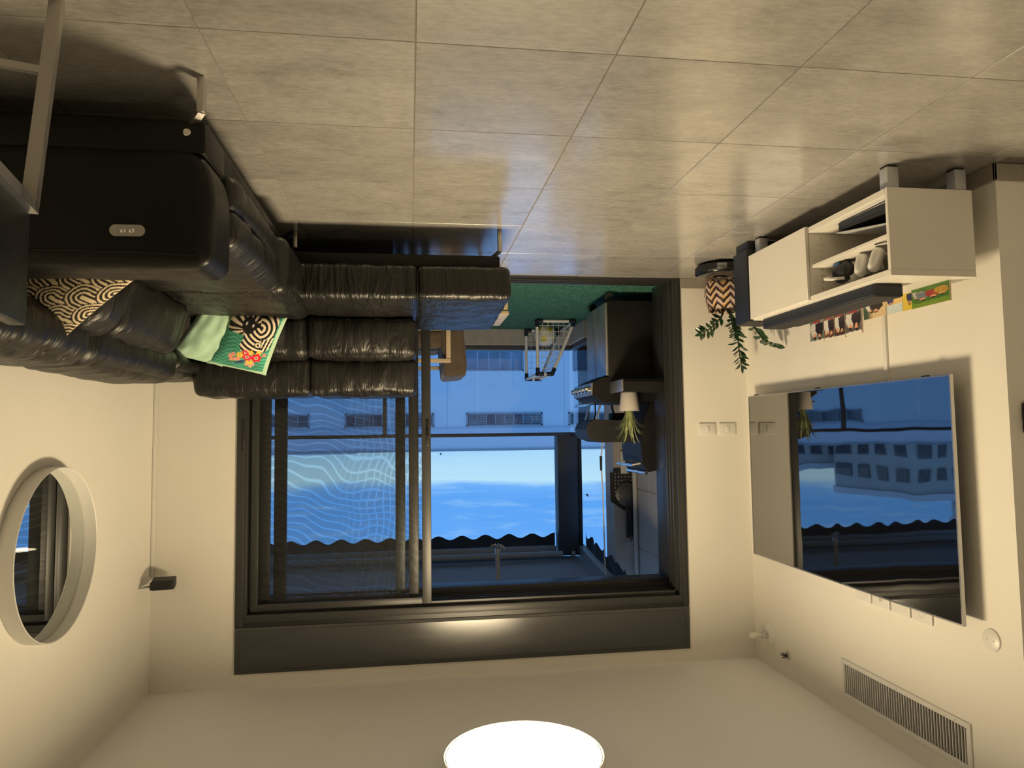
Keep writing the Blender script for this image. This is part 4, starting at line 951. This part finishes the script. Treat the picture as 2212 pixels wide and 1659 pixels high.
# gas grill -----------------------------------------------------------------------
gq = thing('gas_grill', 'steel and black gas grill with cabinet, knobs and opened lid', 'grill', (-1.86, 5.88, 0))
gx0, gx1, gya, gyb = -2.12, -1.575, 5.585, 6.215
obj('cabinet_body', B(gx0, gx1-.02, gya, gyb, .075, .70, .004), 'grill_dark', gq)
for a, b in ((gya+.004, (gya+gyb)/2-.006), ((gya+gyb)/2+.006, gyb-.004)):
    d_ = obj('door', B(gx1-.022, gx1, a, b, .09, .685, .006), 'grill_steel', gq); 
obj('door_gap', B(gx1-.024, gx1-.006, (gya+gyb)/2-.006, (gya+gyb)/2+.006, .09, .685), 'matte_black', gq)
for x in (gx1-.05, gx0+.05):
    for y in (gya+.05, gyb-.05):
        c_ = obj('caster', MB().lathe([(0, -.014), (.034, -.014), (.037, -.008), (.037, .008), (.034, .014), (0, .014)], (x, y, .037), 18, 'Y'), 'rubber', gq)
sl_ = None
for k in range(10):
    s_ = obj('vent_slot', MB().bar((-1.80-k*.028, gya-.0015, .555), (-1.785-k*.028, gya-.0015, .585), .008, .003, (0, 1, 0)), 'matte_black', gq, smooth=False)
obj('firebox', MB().prism([(gx0, .70), (gx1+.03, .70), (gx1+.11, .745), (gx1+.115, .84), (gx1+.03, .90), (gx0, .90)], 1, gya, gyb), 'grill_dark', gq, smooth=False)
cpn = obj('control_panel', MB().prism([(gx1+.112, .742), (gx1+.122, .745), (gx1+.127, .842), (gx1+.117, .842)], 1, gya+.01, gyb-.01), 'grill_steel', gq, smooth=False)
for k in range(5):
    y = gya+.09+k*.115; kb = obj('knob', MB().lathe([(.030, gx1+.122), (.030, gx1+.132), (.022, gx1+.136), (.020, gx1+.162), (.014, gx1+.166), (0, gx1+.166)], (0, y, .792), 18, 'X'), 'chrome', gq)
obj('front_rail', MB().tube([(gx1+.10, gya+.02, .905), (gx1+.125, gya+.06, .915), (gx1+.125, gyb-.06, .915), (gx1+.10, gyb-.02, .905)], .011, 10), 'chrome', gq)
obj('side_shelf', MB().prism([(5.26, .735), (gya-.001, .735), (gya-.001, .835), (5.24, .835), (5.24, .76)], 0, -1.935, gx1-.04), 'grill_dark', gq, smooth=False)
obj('side_trim', B(gx1-.041, gx1-.025, 5.26, gya-.002, .74, .832, .004), 'grill_steel', gq)
# lid standing open against the wall side
lid = []
for k in range(9):
    a = pi*.5*k/8; lid.append((-2.06+.06*sin(a)*0-.0, 0))
lp_ = [(-2.12, .905), (-1.95, .905), (-1.885, 1.05), (-1.86, 1.22), (-1.875, 1.40), (-1.915, 1.47), (-2.06, 1.44), (-2.11, 1.2)]
ld = obj('lid', MB().prism(lp_, 1, 5.63, 6.16), 'matte_black', gq, smooth=False)
obj('lid_end_cap', MB().prism([(x*1.0+.004, z) for x, z in lp_], 1, 5.612, 5.63), 'grill_dark', ld, smooth=False)
obj('lid_handle', MB().tube([(-1.87, 5.68, 1.40), (-1.81, 5.68, 1.415), (-1.81, 6.11, 1.415), (-1.87, 6.11, 1.40)], .012, 10), 'chrome', ld)
obj('trim_bar', MB().tube([(-1.905, 5.64, 1.475), (-1.905, 6.15, 1.475)], .014, 10), 'chrome', ld)
# pizza oven on the grill
pz = thing('pizza_oven', 'black chamfered pizza oven on folding legs standing on the grill', 'oven', (-1.62, 5.93, .90))
obj('shell', MB().prism([(-1.455, 1.06), (-1.43, 1.115), (-1.455, 1.19), (-1.55, 1.225), (-1.80, 1.225), (-1.83, 1.19), (-1.83, 1.05), (-1.52, 1.035)], 1, 5.72, 6.12), 'matte_black', pz, smooth=False)
obj('mouth_trim', MB().prism([(-1.452, 1.075), (-1.430, 1.115), (-1.440, 1.118), (-1.462, 1.078)], 1, 5.76, 6.08), 'satin_steel', pz, smooth=False)
for y in (5.74, 6.10):
    obj('leg', MB().bar((-1.56, y, .915), (-1.52, y, 1.05), .03, .012, (1, 0, 0)), 'satin_steel', pz, smooth=False); obj('leg', MB().bar((-1.76, y, .905), (-1.79, y, 1.06), .03, .012, (1, 0, 0)), 'matte_black', pz, smooth=False)
obj('gas_burner', B(-1.84, -1.70, 5.85, 6.0, .98, 1.04, .008), 'grill_dark', pz)
gb = thing('glass_jar', 'clear glass jar standing upside down on the grill edge', 'jar', (-1.60, 6.165, .901))
obj('body', MB().lathe([(.034, .901), (.036, .912), (.036, .99), (.026, 1.015), (.026, 1.03)], (-1.60, 6.165, 0), 24), 'clear_glass', gb); obj('lid', MB().lathe([(.028, 1.022), (.029, 1.03), (.028, 1.036), (0, 1.036)], (-1.60, 6.165, 0), 24), 'chrome', gb)
# spider plant
sp_ = thing('spider_plant', 'spider plant with arching striped leaves in a white pot on the grill shelf', 'plant', (-1.70, 5.40, .835))
obj('pot', MB().lathe([(.062, .835), (.064, .838), (.078, .965), (.080, .978), (.074, .979), (.070, .96)], (-1.70, 5.40, 0), 32), 'ceramic_white', sp_)
obj('soil', MB().lathe([(0, .958), (.067, .955)], (-1.70, 5.40, 0), 24), 'soil', sp_)
rnd = random.Random(11)
for k in range(38):
    a = rnd.uniform(0, 2*pi); r = rnd.uniform(.05, .13); h = rnd.uniform(.15, .36); wd = rnd.uniform(.006, .010); P = []
    for j in range(8):
        t2 = j/7; rr = .02+r*t2**1.3; z = .955+h*(1.75*t2-.95*t2*t2); P.append((Vector((-1.70+rr*cos(a), 5.40+rr*sin(a), z)), wd*(1-t2**2)+.0008))
    sx_ = Vector((-sin(a), cos(a), 0)); V = []; F = []
    for q_, w_ in P: V += [q_-sx_*w_/1.2, q_-Vector((0, 0, w_*.4)), q_+sx_*w_/1.2]
    for j in range(7):
        for i in (0, 1): c_ = j*3+i; F.append((c_, c_+1, c_+4, c_+3))
    obj('leaf', MB().add(V, F), 'spider_leaf', sp_, ang=70)
# pizza peels hanging on the pier
py = 6.845
def P2(u, v, y): q_ = onp(u, v, 1, y); return (q_.x, q_.z)
pe = thing('perforated_peel', 'square perforated black pizza peel hanging on the pier behind the round one', 'peel', (-2.05, py, 1.4))
x0_, z0_ = P2(1382, 1012, py-.01); x1_, z1_ = P2(1317, 1012, py-.01); zb_ = P2(1350, 1012, py-.01)[1]; zt2 = P2(1350, 1082, py-.01)[1]
holes = []; gy_ = py-.012
# plate built as a strip lattice so that the holes are real
nxh, nzh = 9, 9; wpl = x1_-x0_; hpl = zt2-zb_; V = []; F = []; mb = MB()
cw, chh = wpl/nxh, hpl/nzh
for i in range(nxh):
    for j in range(nzh):
        cx_, cz_ = x0_+(i+.5)*cw, zb_+(j+.5)*chh
        if (i in (0, nxh-1) and j in (0,)): continue
        base = len(mb.v); ring_o = [(cx_-cw/2, cz_-chh/2), (cx_+cw/2, cz_-chh/2), (cx_+cw/2, cz_+chh/2), (cx_-cw/2, cz_+chh/2)]
        if i in (0, nxh-1) or j in (0, nzh-1): mb.box(cx_-cw/2, cx_+cw/2, gy_-.002, gy_+.002, cz_-chh/2, cz_+chh/2); continue
        hx_, hz_ = cw*.24, chh*.36
        mb.box(cx_-cw/2, cx_-hx_, gy_-.002, gy_+.002, cz_-chh/2, cz_+chh/2); mb.box(cx_+hx_, cx_+cw/2, gy_-.002, gy_+.002, cz_-chh/2, cz_+chh/2)
        mb.box(cx_-hx_, cx_+hx_, gy_-.002, gy_+.002, cz_-chh/2, cz_-hz_); mb.box(cx_-hx_, cx_+hx_, gy_-.002, gy_+.002, cz_+hz_, cz_+chh/2)
obj('blade', mb, 'matte_black', pe, smooth=False)
cxp = (x0_+x1_)/2; obj('neck', MB().prism([(x0_, zt2), (x1_, zt2), (cxp+.02, zt2+.09), (cxp-.02, zt2+.09)], 1, gy_-.002, gy_+.002), 'matte_black', pe, smooth=False)
hx2 = onp(1362, 1090, 1, py).x; hzt = onp(1362, 1158, 1, py).z
obj('handle', MB().tube([(hx2, gy_, zt2+.05), (hx2, gy_, hzt)], .015, 12), 'black_plastic', pe); obj('loop', MB().tube([(hx2, gy_, hzt), (hx2-.012, gy_, hzt+.03), (hx2, gy_, hzt+.05), (hx2+.012, gy_, hzt+.03), (hx2, gy_, hzt)], .003, 6), 'rubber', pe)
rc_ = onp(1354, 1067, 1, py-.03); rp = thing('round_peel', 'round slotted turning peel with a long black handle hanging on the pier', 'peel', (rc_.x, py-.03, rc_.z-.11))
obj('blade', MB().lathe([(0, -.002), (.103, -.002), (.112, .003), (.114, -.001), (.104, -.007), (0, -.007)], (rc_.x, py-.035, rc_.z), 40, 'Y'), 'peel_metal', rp)
for k in range(15):
    a = pi*(.12+k*.126)+pi*.95; obj('slot', MB().bar((rc_.x+.06*cos(a), py-.043, rc_.z+.06*sin(a)), (rc_.x+.092*cos(a), py-.043, rc_.z+.092*sin(a)), .006, .003, (0, 1, 0)), 'matte_black', rp, smooth=False)
hzr = onp(1354, 1160, 1, py).z; obj('handle', MB().tube([(rc_.x, py-.036, rc_.z+.10), (rc_.x, py-.036, hzr)], [.012, .017], 12), 'black_plastic', rp)
hk = thing('hook_rail', 'thin steel hook rail on the pier carrying the pizza peels', 'hook', (-2.05, 6.85, 2.2))
zr_ = max(hzt+.05, hzr)+.012; obj('bar', MB().tube([(hx2-.09, py, zr_), (hx2+.10, py, zr_)], .005, 8), 'satin_steel', hk)
for x in (hx2, rc_.x): obj('hook', MB().tube([(x, py, zr_), (x, py-.03, zr_-.005), (x, py-.036, zr_-.02)], .003, 6), 'satin_steel', hk)
tag(obj('wall_box', B(-2.12, -2.05, 6.825, 6.86, 1.33, 1.55, .004), 'ceramic_white', at=(-2.08, 6.845, 1.33)), 'pale narrow box on the pier below the pizza peels', 'box')
tag(obj('downpipe', MB().tube([(-2.165, 6.76, 0), (-2.165, 6.76, 2.8)], .022, 12), 'pipe_grey', at=(-2.165, 6.76, 0)), 'grey vertical pipe in the corner beside the pier', 'pipe')
# hanging cable with in-line switch
c0 = onp(1304, 950, 1, 6.3); c1 = onp(1298, 990, 1, 6.3); c2 = onp(1302, 1060, 1, 6.3)
hc = thing('hanging_cable', 'pale cable with a dark in-line switch hanging over the pizza oven', 'cable', (c1.x, 6.3, c0.z))
obj('cord', MB().tube([tuple(c0), ((c0.x+c1.x)/2, 6.3, c0.z+.05), tuple(c1), tuple(c2), (c2.x-.01, 6.3, 2.62)], .006, 8), 'white_plastic', hc)
obj('inline_switch', MB().tube([(c1.x, 6.3, c1.z-.02), (c1.x, 6.3, c1.z+.11)], [.012, .010], 10), 'black_plastic', hc); obj('plug_tip', MB().tube([tuple(c0), (c0.x, 6.3, c0.z-.03)], .009, 8), 'orange_plastic', hc)

# ------------------------------------------------------------------ across the street
FY = 18.0
fb = thing('apartment_building', 'long pale building across the street with bands of windows', 'building', (0, FY, -14))
obj('wall', B(-16, 14, FY, FY+8, -14, 1.02), 'facade', fb, smooth=False)
obj('parapet', B(-16.05, 14.05, FY-.06, FY+.3, 1.02, 1.565), 'facade_band', fb, smooth=False)
obj('coping', B(-16.1, 14.1, FY-.10, FY+.34, 1.54, 1.585), 'facade_frame', fb, smooth=False)
def fwin(x0, x1, z0, z1, npan, lou):
    fmb = MB(); q_ = .035
    fmb.box(x0, x1, FY-.03, FY+.02, z0, z0+q_); fmb.box(x0, x1, FY-.03, FY+.02, z1-q_, z1); fmb.box(x0, x0+q_, FY-.03, FY+.02, z0, z1); fmb.box(x1-q_, x1, FY-.03, FY+.02, z0, z1)
    w_ = obj('window', fmb, 'facade_frame', fb, smooth=False)
    for k in range(npan):
        a = x0+q_+(x1-x0-2*q_)*k/npan; b = x0+q_+(x1-x0-2*q_)*(k+1)/npan
        obj('pane', B(a+.01, b-.01, FY-.012, FY+.01, z0+q_, z1-q_), 'window_dark' if lou else 'window_blue', w_, smooth=False)
        if lou and (k*7+int(x0*3)) % 3 != 1:
            lm = MB(); zc_ = z0+(z1-z0)*(.35+.12*(k % 3)); nz_ = 6
            for j in range(nz_): z = z0+.04+(z1-z0-.08)*j/nz_; lm.box(a+.02, b-.02, FY-.03, FY-.014, z, z+.028)
            l_ = obj('louver', lm, 'louver', w_, smooth=False)
for x0_, x1_, n_ in ((-3.37, -1.43, 8), (-.62+.0, .34, 4), (.62, 1.56, 4), (-5.9, -4.05, 7), (2.4, 4.4, 8), (5.4, 7.4, 8)): fwin(x0_, x1_, .635, .965, n_, True)
for x0_, x1_, n_ in ((-2.9, -1.40, 5), (-5.4, -4.2, 4), (.2, 2.0, 5), (2.8, 4.6, 5)): fwin(x0_, x1_, -.97, -.43, n_, False)
for x in (-3.95, -.95, 2.05, 5.05): obj('wall_joint', B(x-.012, x+.012, FY-.006, FY+.01, -14, 1.02), 'facade_band', fb, smooth=False)
struct('ground', B(-120, 120, 10, 160, -14.4, -14), 'concrete', 'street far below', smooth=False)
# town blocks that the television screen mirrors
def block(x, y, w_, d_, zt_, nx_, nz_, label, mat='city_wall'):
    b_ = thing('town_building', label, 'building', (x, y, -14)); obj('wall', B(x, x+w_, y, y+d_, -14, zt_), mat, b_, smooth=False); obj('roof_edge', B(x-.2, x+w_+.2, y-.2, y+d_+.2, zt_, zt_+.5), 'facade_band', b_, smooth=False)
    cwid = w_/nx_
    for i in range(nx_):
        for j in range(nz_):
            a = x+(i+.22)*cwid; z = zt_-1.9-j*1.9; obj('window', B(a, a+cwid*.56, y-.12, y+.05, z, z+1.0), 'window_dark', b_, smooth=False)
    for i in range(4):
        for j in range(nz_):
            a = y+(i+.22)*d_/4; z = zt_-1.9-j*1.9; obj('window', B(x-.12, x+.05, a, a+d_*.14, z, z+1.0), 'window_dark', b_, smooth=False)
block(33.2, 50, 8, 10, 6.2, 5, 5, 'tall flat block rising above the town, mirrored in the television'); block(42, 47, 10, 10, 9.0, 4, 6, 'tallest flat block of the town at the far side')
block(29.2, 61, 7, 10, 4.4, 4, 4, 'mid-height flat block beside the tall one'); block(19, 60, 9, 10, 3.0, 5, 3, 'low flat block between the taller town blocks'); block(5, 66, 12, 10, 2.4, 6, 3, 'low wide flat block far behind the pale building', 'facade')
# two birds
for k, (u, v, r) in enumerate(((1268, 1068, 8), (952, 980, 6))):
    c_ = onp(u, v, 1, 30.0); s_ = r*30/FPX; t_ = thing('bird', ('dark bird flying in the sky beside the dark awning post', 'dark bird flying low above the pale building')[k], 'bird', tuple(c_))
    bd = obj('body', MB().lathe([(0, -s_*.5), (s_*.14, -s_*.2), (s_*.15, s_*.2), (0, s_*.55)], tuple(c_), 10, 'X'), 'bird', t_)
    for sg in (-1, 1):
        V = [(c_.x-s_*.18, c_.y, c_.z), (c_.x+s_*.18, c_.y, c_.z), (c_.x+s_*.05, c_.y-sg*s_*.6, c_.z+s_*.5), (c_.x-s_*.2, c_.y-sg*s_*1.2, c_.z+s_*.35)]
        obj('wing', MB().add(V+[(a, b, c+s_*.05) for a, b, c in V], [(0, 1, 2, 3), (7, 6, 5, 4), (0, 4, 5, 1), (1, 5, 6, 2), (2, 6, 7, 3), (3, 7, 4, 0)]), 'bird', t_, smooth=False)
